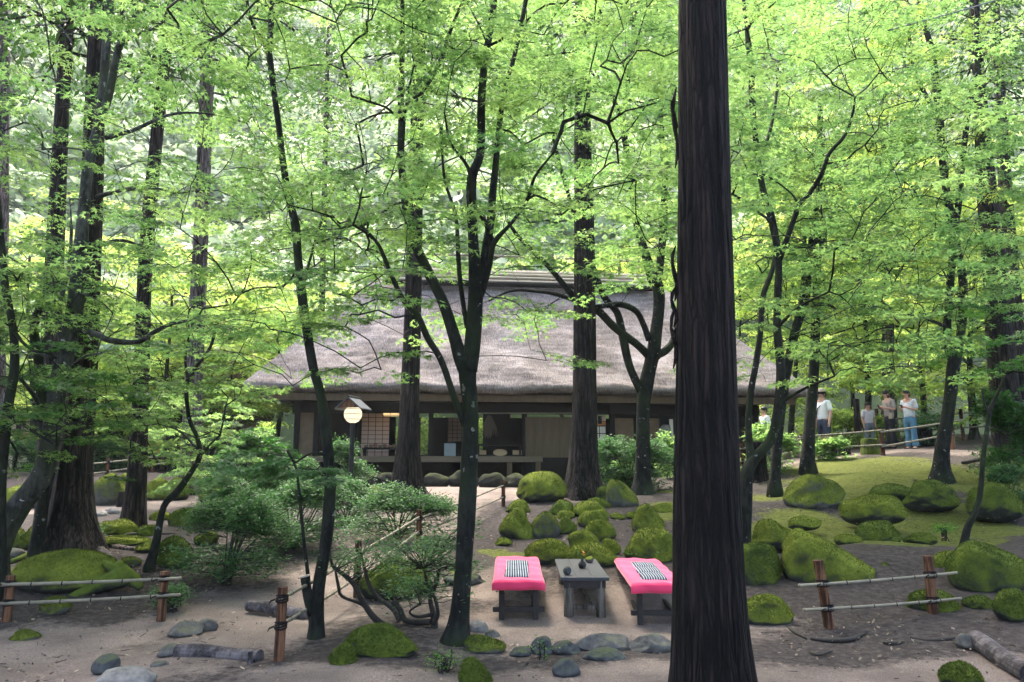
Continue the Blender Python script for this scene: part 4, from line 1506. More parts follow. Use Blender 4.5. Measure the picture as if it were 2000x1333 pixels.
    w = np.cross(d, u)
    ang = np.array([0, 2.094, 4.189])
    ring = np.cos(ang)[None, :, None] * u[:, None] + np.sin(ang)[None, :, None] * w[:, None]
    V = np.concatenate([A_[:, None] + ring * ra[:, None, None], B_[:, None] + ring * rb[:, None, None]], 1).reshape(-1, 3)
    q = np.array([(0, 1, 4, 3), (1, 2, 5, 4), (2, 0, 3, 5)])
    Fq = (q[None] + (np.arange(len(A_)) * 6)[:, None, None]).reshape(-1, 4)
    link('twigs', fast_mesh('twigs', V - org, Fq, 4, None, True), M[bark if bark != 'maple_silver' else 'maple_silver'], root, kind='stuff')
    return root


def cedar(label, trunk, Y=None, base=None, mat='cedar', flare=1.8, sides=30, roots=5, crown=True, seed=0, flakes=None, ridge_amp=.06, top=14, rings=4):
    r = np.random.default_rng(seed + 50)
    if Y is None:
        Y = G(*base)[1]
    tw, tr = make_limb(trunk, Y, Y)
    p = smooth_line(np.hstack([tw, tr[:, None]]), rings)
    tw, tr = p[:, :3], p[:, 3]
    gb = gz(tw[0][0], tw[0][1])
    if tw[0][2] > gb - .1:
        zz = np.linspace(gb - .25, tw[0][2], 6)[:-1]
        tw = np.vstack([np.stack([np.full(5, tw[0][0]), np.full(5, tw[0][1]), zz], 1), tw])
        tr = np.concatenate([np.full(5, tr[0]), tr])
    # carry the stem on to its top, above the picture
    d = tw[-1] - tw[-8]
    d = d / d[2]
    hh = np.linspace(0, max(2, top - tw[-1][2]), 8)[1:]
    tw = np.vstack([tw, tw[-1] + d * hh[:, None]])
    tr = np.concatenate([tr, tr[-1] * np.linspace(1, .25, 8)[1:]])
    org = np.array([tw[0][0], tw[0][1], gb])
    h = np.maximum(tw[:, 2] - gb, 0)
    ph = r.uniform(0, 6.28, 14)
    zr = tw[:, 2][:, None]

    def ridge(a, s):
        v = np.ones((len(tw), sides))
        for k in range(9):
            v = v + ridge_amp * .5 * np.sin(a * (3 + 2 * k) + ph[k] + zr * (.5 + .3 * np.sin(k * 2.1)) + .7 * np.sin(zr * 1.3 + k)) / (1 + .22 * k)
        but = np.clip(np.cos(a * roots + ph[10] + .5 * np.sin(a * 2)), -.3, 1)
        v = v * (1 + (flare - 1) * np.exp(-h / (.3 * flare))[:, None] * (.55 + .45 * but))
        return v
    root = empty('cedar_tree', org, label, 'cedar tree', 'cedar trees among the maples')
    MB().tube(tw - org, tr, sides, True, 0, ridge).build('trunk', M[mat], root, smooth=True)
    if flakes:
        fb = MB()
        for px, pa, pb, wd in flakes:
            a, b = P(px, pa, Y), P(px + wd * .3, pb, Y)
            a, b = a - org, b - org
            n = 7
            t = np.linspace(0, 1, n)
            pts = a + (b - a) * t[:, None] + np.stack([-.02 * np.sin(t * 6) - .015 * t, r.normal(0, .006, n), np.zeros(n)], 1)
            fb.tube(pts, .013 * np.array([.3, 1, .8, 1.2, .9, 1.1, .25]), 5)
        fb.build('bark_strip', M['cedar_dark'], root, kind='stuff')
    if crown:
        n = 2600
        zt, zb = tw[-1][2], max(9.5, tw[-1][2] * .62)
        z = zb + (zt - zb) * r.random(n)
        a = r.uniform(0, 6.28, n)
        rr = (2.3 * (1 - (z - zb) / (zt - zb)) + .35) * np.sqrt(r.random(n))
        ax = np.array([np.interp(z, tw[:, 2], tw[:, 0]), np.interp(z, tw[:, 2], tw[:, 1])])
        pos = np.stack([ax[0] + rr * np.cos(a), ax[1] + rr * np.sin(a), z - rr * .25], 1) - org
        fx = np.stack([np.cos(a), np.sin(a), r.uniform(-1.1, -.2, n)], 1)
        v2, f2, kv = place_leaves('lance', pos, fx, np.tile([0, 0, 1.0], (n, 1)) + r.normal(0, .4, (n, 3)), r.uniform(.1, .24, n))
        link('crown', fast_mesh('crown', v2, f2, 3, {'lv': np.repeat(r.random(n), kv)}), M['needle'], root, kind='stuff')
        bb = MB()
        for k in range(26):
            z = zb + (zt - zb) * k / 26
            a = k * 2.4
            q = np.array([np.interp(z, tw[:, 2], tw[:, 0]), np.interp(z, tw[:, 2], tw[:, 1]), z]) - org
            L = 2.1 * (1 - k / 26) + .3
            bb.tube([q, q + np.array([math.cos(a) * L, math.sin(a) * L, -.25 * L])], [.035, .01], 5)
        bb.build('branch', M[mat], root, kind='stuff')
    return root


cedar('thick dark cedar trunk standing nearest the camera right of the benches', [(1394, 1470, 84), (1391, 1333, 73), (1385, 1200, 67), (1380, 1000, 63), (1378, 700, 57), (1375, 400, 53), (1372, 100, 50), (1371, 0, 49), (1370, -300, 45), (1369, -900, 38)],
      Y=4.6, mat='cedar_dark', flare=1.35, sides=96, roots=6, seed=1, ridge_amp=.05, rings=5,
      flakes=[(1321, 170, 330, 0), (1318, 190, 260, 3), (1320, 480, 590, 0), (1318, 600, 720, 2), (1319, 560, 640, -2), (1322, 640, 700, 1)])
cedar('massive cedar with flaring roots behind the left moss mound', [(140, 1078, 46), (141, 1000, 35), (146, 900, 29), (156, 800, 25), (166, 650, 23), (174, 500, 21), (182, 300, 19), (188, 100, 16), (193, 0, 15), (204, -300, 12)], base=(140, 1078), mat='cedar', flare=1.6, sides=48, roots=6, seed=2)
cedar('slim reddish cedar leaning right beside the cut log stump', [(258, 1030, 20), (266, 950, 18), (273, 800, 15), (277, 700, 14), (285, 500, 13), (303, 300, 12), (324, 100, 11), (335, 0, 10), (360, -250, 8)], base=(262, 1030), flare=1.4, seed=3, mat='cedar')
cedar('dark cedar half hidden behind the silver leaning maple', [(108, 1040, 26), (100, 930, 23), (98, 800, 20), (103, 600, 17), (112, 400, 15), (122, 200, 13), (133, 0, 12), (145, -200, 10)], Y=13.2, seed=4)
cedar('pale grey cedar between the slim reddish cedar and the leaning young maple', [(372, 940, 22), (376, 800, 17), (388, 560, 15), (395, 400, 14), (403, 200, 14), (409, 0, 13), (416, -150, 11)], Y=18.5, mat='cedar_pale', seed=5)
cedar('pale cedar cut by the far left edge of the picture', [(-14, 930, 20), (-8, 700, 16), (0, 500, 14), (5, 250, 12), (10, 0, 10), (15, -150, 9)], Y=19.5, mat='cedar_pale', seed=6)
cedar('straight brown cedar in front of the open room, left of the centre maple', [(800, 988, 27), (797, 930, 21), (803, 700, 17), (808, 500, 16), (813, 300, 14), (818, 150, 12), (825, 0, 11), (830, -150, 10)], base=(800, 988), flare=2.2, seed=7, mat='cedar')
cedar('straight cedar with knotted roots beside the big round boulder', [(1140, 976, 28), (1140, 930, 25), (1141, 800, 23), (1142, 600, 21), (1141, 400, 19), (1138, 250, 17), (1135, 50, 14), (1134, -150, 10)], base=(1140, 976), flare=2.0, seed=8, mat='cedar')
cedar('tall cedar at the right edge behind the twin stemmed maple', [(1985, 908, 30), (1975, 860, 28), (1962, 760, 24), (1952, 650, 22), (1940, 500, 20), (1930, 400, 18), (1918, 250, 14), (1910, 130, 11), (1903, 0, 9)], Y=17.5, mat='cedar', seed=9)
cedar('greyer cedar standing behind the tall right edge one', [(1998, 860, 20), (1985, 700, 17), (1972, 500, 14), (1960, 300, 11), (1948, 100, 9), (1940, -60, 8)], Y=21, mat='cedar', seed=10)
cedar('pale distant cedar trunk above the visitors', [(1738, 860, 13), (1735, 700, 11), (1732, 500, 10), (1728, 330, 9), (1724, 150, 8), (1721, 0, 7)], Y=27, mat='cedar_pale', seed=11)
cedar('thin distant trunk above the left end of the thatched roof', [(622, 800, 7), (628, 620, 6), (635, 330, 5), (640, 100, 4)], Y=33, mat='cedar', seed=12, roots=3)

GM = 'maple trees in the garden'
g1 = G(890, 1258)
grow('maple_tree', 'centre maple forking into three stems between the two brown cedars', 'maple tree', GM, base=(890, 1258), flare=1.7,
     trunk=[(890, 1255, 22), (898, 1200, 18), (906, 1100, 17), (912, 1000, 18), (917, 900, 18), (918, 800, 17), (913, 740, 19), (912, 700, 19)],
     limbs=[([(908, 720, 16), (897, 690, 15), (885, 650, 13), (865, 590, 12), (840, 540, 11), (812, 480, 10), (795, 420, 9), (788, 370, 8), (783, 300, 8), (785, 240, 8), (783, 200, 7), (785, 120, 6), (786, 0, 5), (788, -150, 4)], .9),
            ([(915, 725, 19), (922, 680, 17), (928, 600, 16), (928, 550, 14), (923, 450, 11), (921, 350, 11), (938, 300, 9), (940, 200, 9), (947, 120, 8), (963, 20, 8), (972, -120, 6)], -.3),
            ([(926, 590, 12), (938, 540, 12), (948, 500, 11), (958, 430, 9), (962, 380, 8), (968, 320, 7), (977, 230, 6), (990, 160, 5), (1005, 108, 5), (1027, 0, 5), (1040, -120, 4)], .6),
            ([(932, 600, 7), (955, 525, 6), (965, 475, 6), (1000, 435, 4), (1030, 390, 4), (1045, 345, 3), (1080, 300, 2)], -1.0),
            ([(965, 478, 5), (945, 430, 5), (920, 390, 5), (915, 330, 4), (880, 280, 3), (868, 220, 2)], -1.1),
            ([(917, 850, 9), (890, 785, 7), (862, 705, 7), (835, 660, 7), (815, 615, 6), (790, 590, 5), (765, 540, 5), (740, 480, 4), (718, 458, 3), (690, 440, 2)], -.9),
            ([(912, 640, 5), (900, 560, 5), (895, 500, 5), (890, 420, 4), (868, 350, 3), (862, 250, 3)], .5),
            ([(783, 235, 5), (800, 200, 5), (825, 180, 4), (860, 120, 5), (880, 60, 4), (905, 0, 3)], .3)],
     crown=(g1[0] - 2.5, g1[0] + 2.9, g1[1] - 2.0, g1[1] + 2.4, 2.5, 8.6), nspray=440, spray=.62, ls=.052, attach=2.6, seed=21, tk=.92)
g2 = G(1253, 966)
grow('maple_tree', 'forked maple right of the house bush with a long limb reaching left over the roof', 'maple tree', GM, base=(1253, 966), flare=1.7,
     trunk=[(1255, 962, 17), (1256, 900, 14), (1256, 800, 13), (1262, 750, 15), (1272, 705, 14), (1276, 685, 16)],
     limbs=[([(1276, 700, 14), (1280, 660, 13), (1287, 600, 12), (1285, 560, 12), (1275, 545, 11), (1262, 500, 9), (1250, 460, 8), (1243, 430, 8), (1235, 360, 8), (1225, 300, 7), (1216, 230, 6), (1225, 180, 5), (1228, 120, 5), (1236, 80, 5), (1240, 0, 5), (1244, -100, 4)], .8),
            ([(1283, 560, 9), (1290, 510, 8), (1296, 440, 8), (1298, 350, 7), (1295, 300, 6), (1290, 230, 5), (1292, 150, 4), (1293, 60, 4), (1275, 0, 3)], -.8),
            ([(1272, 700, 9), (1240, 670, 8), (1200, 640, 8), (1165, 605, 8), (1130, 590, 7), (1100, 555, 6), (1070, 520, 5), (1040, 490, 5), (1010, 460, 4), (990, 430, 3)], -1.8),
            ([(1268, 665, 7), (1255, 630, 6), (1240, 606, 6), (1210, 595, 6), (1165, 600, 5)], -1.0),
            ([(1135, 592, 5), (1085, 575, 4), (1050, 570, 3), (1000, 568, 3), (955, 588, 2)], -1.9),
            ([(1252, 765, 9), (1235, 730, 8), (1225, 700, 8), (1215, 650, 8), (1205, 610, 7), (1180, 580, 7), (1160, 530, 7), (1140, 480, 6), (1125, 430, 5), (1110, 380, 4), (1090, 310, 4), (1080, 260, 3)], -1.0),
            ([(1280, 695, 8), (1300, 685, 8), (1315, 665, 7), (1325, 620, 6), (1330, 500, 5), (1328, 350, 4)], .6),
            ([(1216, 235, 5), (1200, 200, 5), (1175, 110, 4), (1160, 50, 4), (1150, -20, 3)], -.4)],
     crown=(g2[0] - 4.6, g2[0] + 4.4, g2[1] - 3.4, g2[1] + 3.2, 5.2, 14.5), nspray=470, spray=.95, ls=.085, kind='three', attach=4.4, seed=22)
g3 = G(618, 1252)
m3 = grow('maple_tree', 'slender leaning maple with a sawn off stub at its foot', 'maple tree', GM, base=(618, 1252), flare=1.5,
     trunk=[(617, 1248, 17), (622, 1150, 15), (638, 1050, 15), (645, 950, 14), (640, 880, 14), (628, 780, 13), (612, 720, 12), (600, 650, 12), (590, 580, 12), (582, 500, 11), (577, 440, 12), (565, 390, 10), (553, 320, 9), (545, 250, 8), (535, 180, 8), (528, 120, 9), (524, 92, 8)],
     limbs=[([(524, 100, 8), (529, 60, 7), (530, 0, 6), (533, -150, 5), (540, -300, 4)], .3), ([(522, 98, 6), (510, 75, 5), (500, 60, 4), (487, 30, 4), (480, -20, 3)], -.6),
            ([(612, 1200, 13), (602, 1165, 11), (596, 1128, 10)], -.05), ([(590, 560, 6), (605, 510, 3), (625, 440, 3), (655, 360, 2)], .8)],
     crown=(g3[0] - 2.4, g3[0] + 2.2, g3[1] - 1.7, g3[1] + 2.3, 3.4, 8.4), nspray=250, spray=.6, ls=.052, attach=3.4, seed=23, tk=.76)
e3 = P(596, 1127, g3[1] - .05)
o3 = np.array(m3.location)
MB().tube([e3 - o3, e3 - o3 + np.array([-.003, 0, .012])], .047, 12).build('cut_end', M['cut_wood'], m3, label='pale sawn end of the stub')
Y4 = 9.4
grow('maple_tree', 'silver barked maple leaning in from the left edge and twisting past the massive cedar', 'maple tree', GM, Y=Y4, bark='maple_silver', flare=1.3,
     trunk=[(-12, 1085, 24), (10, 1030, 24), (40, 985, 21), (65, 955, 19), (85, 920, 18), (100, 850, 17), (112, 760, 17), (130, 680, 16), (148, 590, 15), (158, 480, 13), (165, 400, 11), (172, 330, 11), (186, 270, 10)],
     limbs=[([(184, 280, 9), (195, 220, 9), (203, 150, 9), (210, 60, 9), (214, 0, 9), (218, -150, 7)], .2),
            ([(172, 330, 8), (188, 255, 8), (205, 212, 8), (218, 160, 8), (230, 100, 7), (248, 65, 6), (264, 30, 5), (258, -10, 4), (255, -100, 3)], -.5),
            ([(230, 100, 5), (236, 50, 4), (240, 0, 3)], -.5),
            ([(190, 385, 5), (225, 375, 4), (260, 369, 4), (300, 368, 3), (345, 378, 2)], -.9), ([(205, 270, 5), (260, 255, 4), (330, 225, 3), (400, 222, 2), (480, 240, 2)], 1.0),
            ([(140, 640, 7), (185, 652, 6), (215, 665, 6), (270, 668, 5), (300, 650, 5), (335, 633, 4), (375, 626, 3)], -.5), ([(185, 480, 4), (240, 470, 3), (300, 492, 2)], .8),
            ([(130, 690, 6), (115, 640, 6), (118, 590, 5), (135, 520, 4), (140, 440, 3)], .7), ([(100, 840, 5), (70, 780, 4), (40, 740, 3)], -.8), ([(118, 740, 5), (160, 700, 3), (200, 690, 2)], -1.2)],
     crown=(P(100, 500, Y4)[0] - 2.4, P(100, 500, Y4)[0] + 3.3, Y4 - 2.4, Y4 + 2.6, 2.6, 10.5), nspray=360, spray=.7, ls=.066, kind='three', attach=2.2, seed=24)
grow('maple_tree', 'thin crooked dark maple at the far left edge', 'maple tree', GM, Y=8.4, flare=1.3,
     trunk=[(0, 1110, 11), (2, 960, 9), (8, 880, 9), (15, 800, 9), (28, 720, 8), (25, 640, 7), (10, 560, 7), (4, 480, 6), (-5, 380, 5)],
     limbs=[([(24, 640, 4), (45, 670, 3), (75, 690, 3), (110, 700, 2)], -.4), ([(10, 800, 4), (60, 840, 3), (110, 870, 2)], -.7)],
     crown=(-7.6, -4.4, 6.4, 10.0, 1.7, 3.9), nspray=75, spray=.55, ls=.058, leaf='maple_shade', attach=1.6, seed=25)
grow('maple_tree', 'young dark stem rising between the leaning silver maple and the dark cedar', 'maple tree', GM, Y=10.6, flare=1.4,
     trunk=[(74, 1062, 12), (84, 980, 10), (88, 900, 9), (82, 800, 9), (75, 700, 9), (65, 640, 8), (78, 600, 7), (90, 560, 5), (110, 480, 4)],
     limbs=[([(72, 690, 5), (100, 640, 4), (128, 560, 3)], .6)],
     crown=(-8.2, -4.6, 7.8, 11.0, 1.5, 5.6), nspray=170, spray=.65, ls=.06, attach=2.8, seed=26)
grow('maple_tree', 'small crooked black maple sapling rising out of the root bed left of the azalea', 'maple tree', GM, base=(290, 1112), flare=1.4,
     trunk=[(291, 1110, 8), (305, 1060, 7), (320, 990, 6), (345, 962, 7), (375, 920, 5), (390, 890, 5), (385, 855, 4), (370, 820, 4), (364, 770, 4), (367, 745, 5), (385, 715, 3), (410, 680, 3), (422, 640, 2)],
     limbs=[([(367, 745, 3), (362, 700, 2), (370, 650, 2)], .4), ([(375, 918, 3), (400, 880, 2), (430, 850, 2)], -.5), ([(388, 880, 3), (360, 850, 2), (330, 830, 1.5)], .5)],
     crown=(-5.6, -3.2, 8.0, 11.2, 2.0, 4.1), nspray=90, spray=.55, ls=.05, attach=1.5, seed=27)
g7 = G(1450, 1092)
grow('maple_tree', 'dark S shaped maple emerging right of the thick foreground trunk', 'maple tree', GM, base=(1450, 1092), flare=1.5,
     trunk=[(1450, 1088, 16), (1455, 1000, 15), (1458, 930, 15), (1472, 898, 13), (1505, 860, 11), (1520, 800, 11), (1525, 720, 10), (1518, 640, 9), (1520, 560, 9), (1520, 500, 8), (1506, 425, 9), (1490, 370, 7), (1480, 310, 7), (1473, 240, 7), (1468, 180, 8), (1470, 140, 7)],
     limbs=[([(1470, 150, 6), (1462, 100, 6), (1458, 50, 5), (1452, 0, 4), (1448, -120, 3)], .3), ([(1468, 905, 9), (1462, 840, 7), (1466, 770, 7), (1475, 720, 7), (1485, 650, 6), (1490, 580, 6), (1508, 530, 5), (1518, 480, 5)], .7),
            ([(1522, 510, 6), (1540, 460, 6), (1560, 405, 6), (1580, 380, 5), (1605, 340, 5), (1620, 300, 4), (1650, 265, 4), (1665, 225, 3), (1670, 190, 2)], -.8), ([(1560, 402, 3), (1545, 378, 2), (1500, 345, 2), (1470, 340, 2)], .3),
            ([(1480, 320, 4), (1500, 270, 4), (1515, 200, 3), (1520, 120, 3)], .6), ([(1518, 640, 4), (1560, 600, 3), (1620, 570, 2)], -1.2), ([(1520, 790, 4), (1570, 760, 3), (1630, 735, 2)], -.6)],
     crown=(g7[0] - 2.4, g7[0] + 3.6, g7[1] - 2.6, g7[1] + 2.6, 2.6, 10.5), nspray=390, spray=.72, ls=.068, kind='three', attach=2.8, seed=28, tk=.85)
grow('maple_tree', 'grey based maple standing between the S shaped one and the plank stump fence end', 'maple tree', GM, base=(1514, 956), flare=1.5,
     trunk=[(1513, 952, 12), (1516, 900, 11), (1524, 820, 10), (1538, 720, 10), (1555, 640, 10), (1572, 590, 10), (1580, 510, 8), (1590, 430, 6), (1602, 360, 5), (1608, 280, 4)],
     limbs=[([(1556, 640, 6), (1568, 560, 5), (1572, 460, 4)], .5)],
     crown=(5.2, 10.4, 12.6, 17.4, 4.6, 10.0), nspray=190, spray=.85, ls=.08, kind='three', attach=3.6, seed=29, tk=.85)
grow('maple_tree', 'straight thin maple just left of the white shirted visitor', 'maple tree', GM, Y=18.4, flare=1.4,
     trunk=[(1577, 898, 13), (1582, 820, 11), (1590, 720, 10), (1597, 500, 7), (1600, 330, 6), (1602, 200, 5)],
     limbs=[([(1597, 500, 4), (1625, 420, 3), (1650, 340, 2)], .6)],
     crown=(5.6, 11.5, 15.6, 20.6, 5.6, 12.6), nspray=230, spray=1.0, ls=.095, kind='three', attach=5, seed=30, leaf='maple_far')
g8 = G(1838, 938)
m8 = grow('maple_tree', 'twin stemmed maple on the mossy slope in front of the visitors', 'maple tree', GM, base=(1838, 938), flare=1.6,
     trunk=[(1838, 932, 19), (1840, 880, 16), (1850, 820, 14), (1858, 760, 13), (1862, 720, 14), (1867, 690, 13)],
     limbs=[([(1862, 705, 10), (1852, 680, 8), (1850, 640, 8), (1853, 590, 8), (1858, 530, 8), (1862, 480, 8), (1858, 430, 9), (1848, 370, 8), (1843, 330, 8), (1838, 280, 8), (1835, 230, 8), (1828, 160, 8), (1820, 100, 7), (1803, 40, 6), (1795, 0, 5), (1785, -120, 4)], .6),
            ([(1830, 225, 5), (1810, 190, 5), (1785, 140, 5), (1778, 100, 4), (1775, 50, 4), (1768, -30, 3)], .6), ([(1868, 700, 10), (1874, 670, 9), (1880, 620, 9), (1882, 570, 9), (1877, 520, 8), (1868, 480, 8), (1866, 440, 8), (1872, 400, 7), (1878, 330, 7), (1885, 270, 6), (1893, 200, 6), (1898, 180, 6), (1908, 150, 5), (1907, 80, 5), (1908, 0, 5), (1908, -100, 4)], -.7),
            ([(1872, 680, 4), (1910, 640, 3), (1960, 615, 2)], -1.4), ([(1850, 640, 4), (1800, 620, 3), (1740, 612, 2)], -1.4)],
     crown=(g8[0] - 3.6, g8[0] + 3.4, g8[1] - 3.0, g8[1] + 3.0, 4.0, 13.4), nspray=420, spray=.9, ls=.08, kind='three', attach=4, seed=31, tk=.84)
c8 = P(1768, 782, float(g8[1]) - .35) - np.array(m8.location)
q8 = c8 + rng.normal(0, 1, (34, 3)) * np.array([.16, .1, .05])
v2, f2, kv = place_leaves('three', q8, rng.normal(size=(34, 3)) * np.array([1, 1, .3]), np.tile([0, 0, 1.0], (34, 1)) + rng.normal(0, .3, (34, 3)), rng.uniform(.05, .085, 34))
link('orange_leaves', fast_mesh('orange_leaves', v2, f2, 3), simple('orange_leaf', (.55, .2, .06), .6, .3, 9), m8, kind='stuff')
grow('maple_tree', 'bare twisted sapling between the two round boulders on the right', 'maple tree', GM, base=(1882, 1068), flare=1.2,
     trunk=[(1882, 1066, 7), (1890, 1030, 6), (1905, 1000, 5), (1915, 960, 5), (1920, 900, 4), (1925, 860, 4), (1934, 800, 4), (1948, 770, 3), (1965, 730, 3)],
     limbs=[([(1932, 810, 3), (1922, 785, 2), (1918, 760, 2)], .2)],
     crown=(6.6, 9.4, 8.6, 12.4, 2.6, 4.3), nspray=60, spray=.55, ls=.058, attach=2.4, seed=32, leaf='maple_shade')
gs = G(606, 1240)
grow('maple_sapling', 'thin whip sapling with greyish leaves growing from the leaning maple stub', 'sapling', 'young maple saplings', Y=float(gs[1]), flare=1.0,
     trunk=[(608, 1225, 5), (603, 1140, 4), (594, 1060, 3), (586, 980, 3), (578, 915, 2), (560, 880, 2)],
     limbs=[([(575, 905, 2), (610, 885, 1.5), (645, 888, 1)], -.4)],
     crown=(-2.4, -1.55, 5.9, 7.1, 1.62, 1.92), nspray=15, spray=.34, ls=.055, leaf='azalea', attach=1.5, seed=33, mask=False)
grow('maple_sapling', 'low flat layered bright green sapling left of the lamp post shrubs', 'sapling', 'young maple saplings', base=(478, 1010), flare=1.0,
     trunk=[(478, 1005, 5), (482, 960, 4), (478, 920, 3), (486, 890, 2)],
     limbs=[([(480, 940, 3), (510, 915, 2), (540, 905, 2)], -.3), ([(480, 930, 3), (450, 905, 2), (430, 900, 2)], .3)],
     crown=(-5.9, -3.9, 12.2, 14.4, 1.2, 2.0), nspray=42, spray=.5, ls=.055, leaf='maple', attach=1.1, seed=34, mask=False)
grow('maple_sapling', 'small yellowish sapling reaching across the rail of the far left fence', 'sapling', 'young maple saplings', base=(415, 960), flare=1.0,
     trunk=[(415, 955, 5), (410, 900, 4), (425, 860, 3), (440, 800, 2)],
     limbs=[([(415, 880, 3), (380, 850, 2), (350, 835, 2)], .3)],
     crown=(-8.9, -6.2, 16, 19.5, 2.1, 3.6), nspray=45, spray=.7, ls=.08, kind='three', leaf='maple', attach=1.8, seed=35, mask=False)

# trees beyond the garden, each with trunk and crown
BG = [  # trunk px, Y, crown half width m, z low, z high, sprays, label
    (60, 24, 3.2, 2.2, 9.5, 150, 'bright background maple nearest the left edge behind the garden hut'),
    (180, 30, 3.6, 4.2, 12, 150, 'background maple behind the massive left cedar'),
    (330, 26, 3.2, 3.6, 8.6, 150, 'background maple over the small brown thatched building'),
    (440, 31, 3.6, 3.0, 9.6, 150, 'background maple between the small building and the main house'),
    (545, 28.5, 3.0, 2.6, 7.4, 150, 'background maple touching the left eave of the thatched roof'),
    (660, 37, 3.8, 3.6, 11, 130, 'background tree behind the left end of the roof ridge'),
    (800, 39, 3.6, 7, 11.4, 110, 'background tree behind the roof ridge left of its middle'),
    (950, 38, 3.6, 7, 12.2, 110, 'background tree behind the middle of the roof ridge'),
    (1100, 40, 3.8, 7, 11.4, 110, 'background tree behind the roof ridge right of its middle'),
    (1250, 38, 3.6, 7, 12.6, 110, 'background tree behind the right part of the roof ridge'),
    (1440, 34, 3.6, 4, 12.4, 130, 'background tree just beyond the right slope of the roof'),
    (1550, 30, 3.4, 3.0, 11.4, 150, 'background maple beyond the right eave of the house'),
    (1660, 34, 3.8, 3.0, 8.5, 140, 'background maple behind the child and the fence'),
    (1690, 27, 3.4, 7.5, 13.5, 140, 'tall background maple spreading high above the visitors'),
    (1800, 29, 3.6, 3.4, 12, 160, 'background maple behind the visitor in jeans'),
    (1900, 25, 3.2, 3.2, 11, 150, 'background maple between the twin stemmed maple and the right cedars'),
    (2010, 23, 3.0, 2.8, 12, 150, 'background maple at the right edge behind the cedars')]
for k, (px, Y, hw, zl, zh, ns, lab) in enumerate(BG):
    zt = zh - 1.0
    x = P(px, 700, Y)[0]
    g_ = gz(x, Y)
    tpx = [(px + 6 * math.sin(k + j), float(project(np.array([[x, Y, g_ + (zt - g_) * j / 6]]))[1][0]), max(2.5, (.13 - .018 * j) * F / Y)) for j in range(7)]
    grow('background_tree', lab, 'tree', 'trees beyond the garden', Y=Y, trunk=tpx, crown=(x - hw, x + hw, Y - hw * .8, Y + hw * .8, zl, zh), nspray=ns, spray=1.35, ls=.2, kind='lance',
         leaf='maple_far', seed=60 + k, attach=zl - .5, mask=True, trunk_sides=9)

# ------------------------------------------------------------------ shrubs


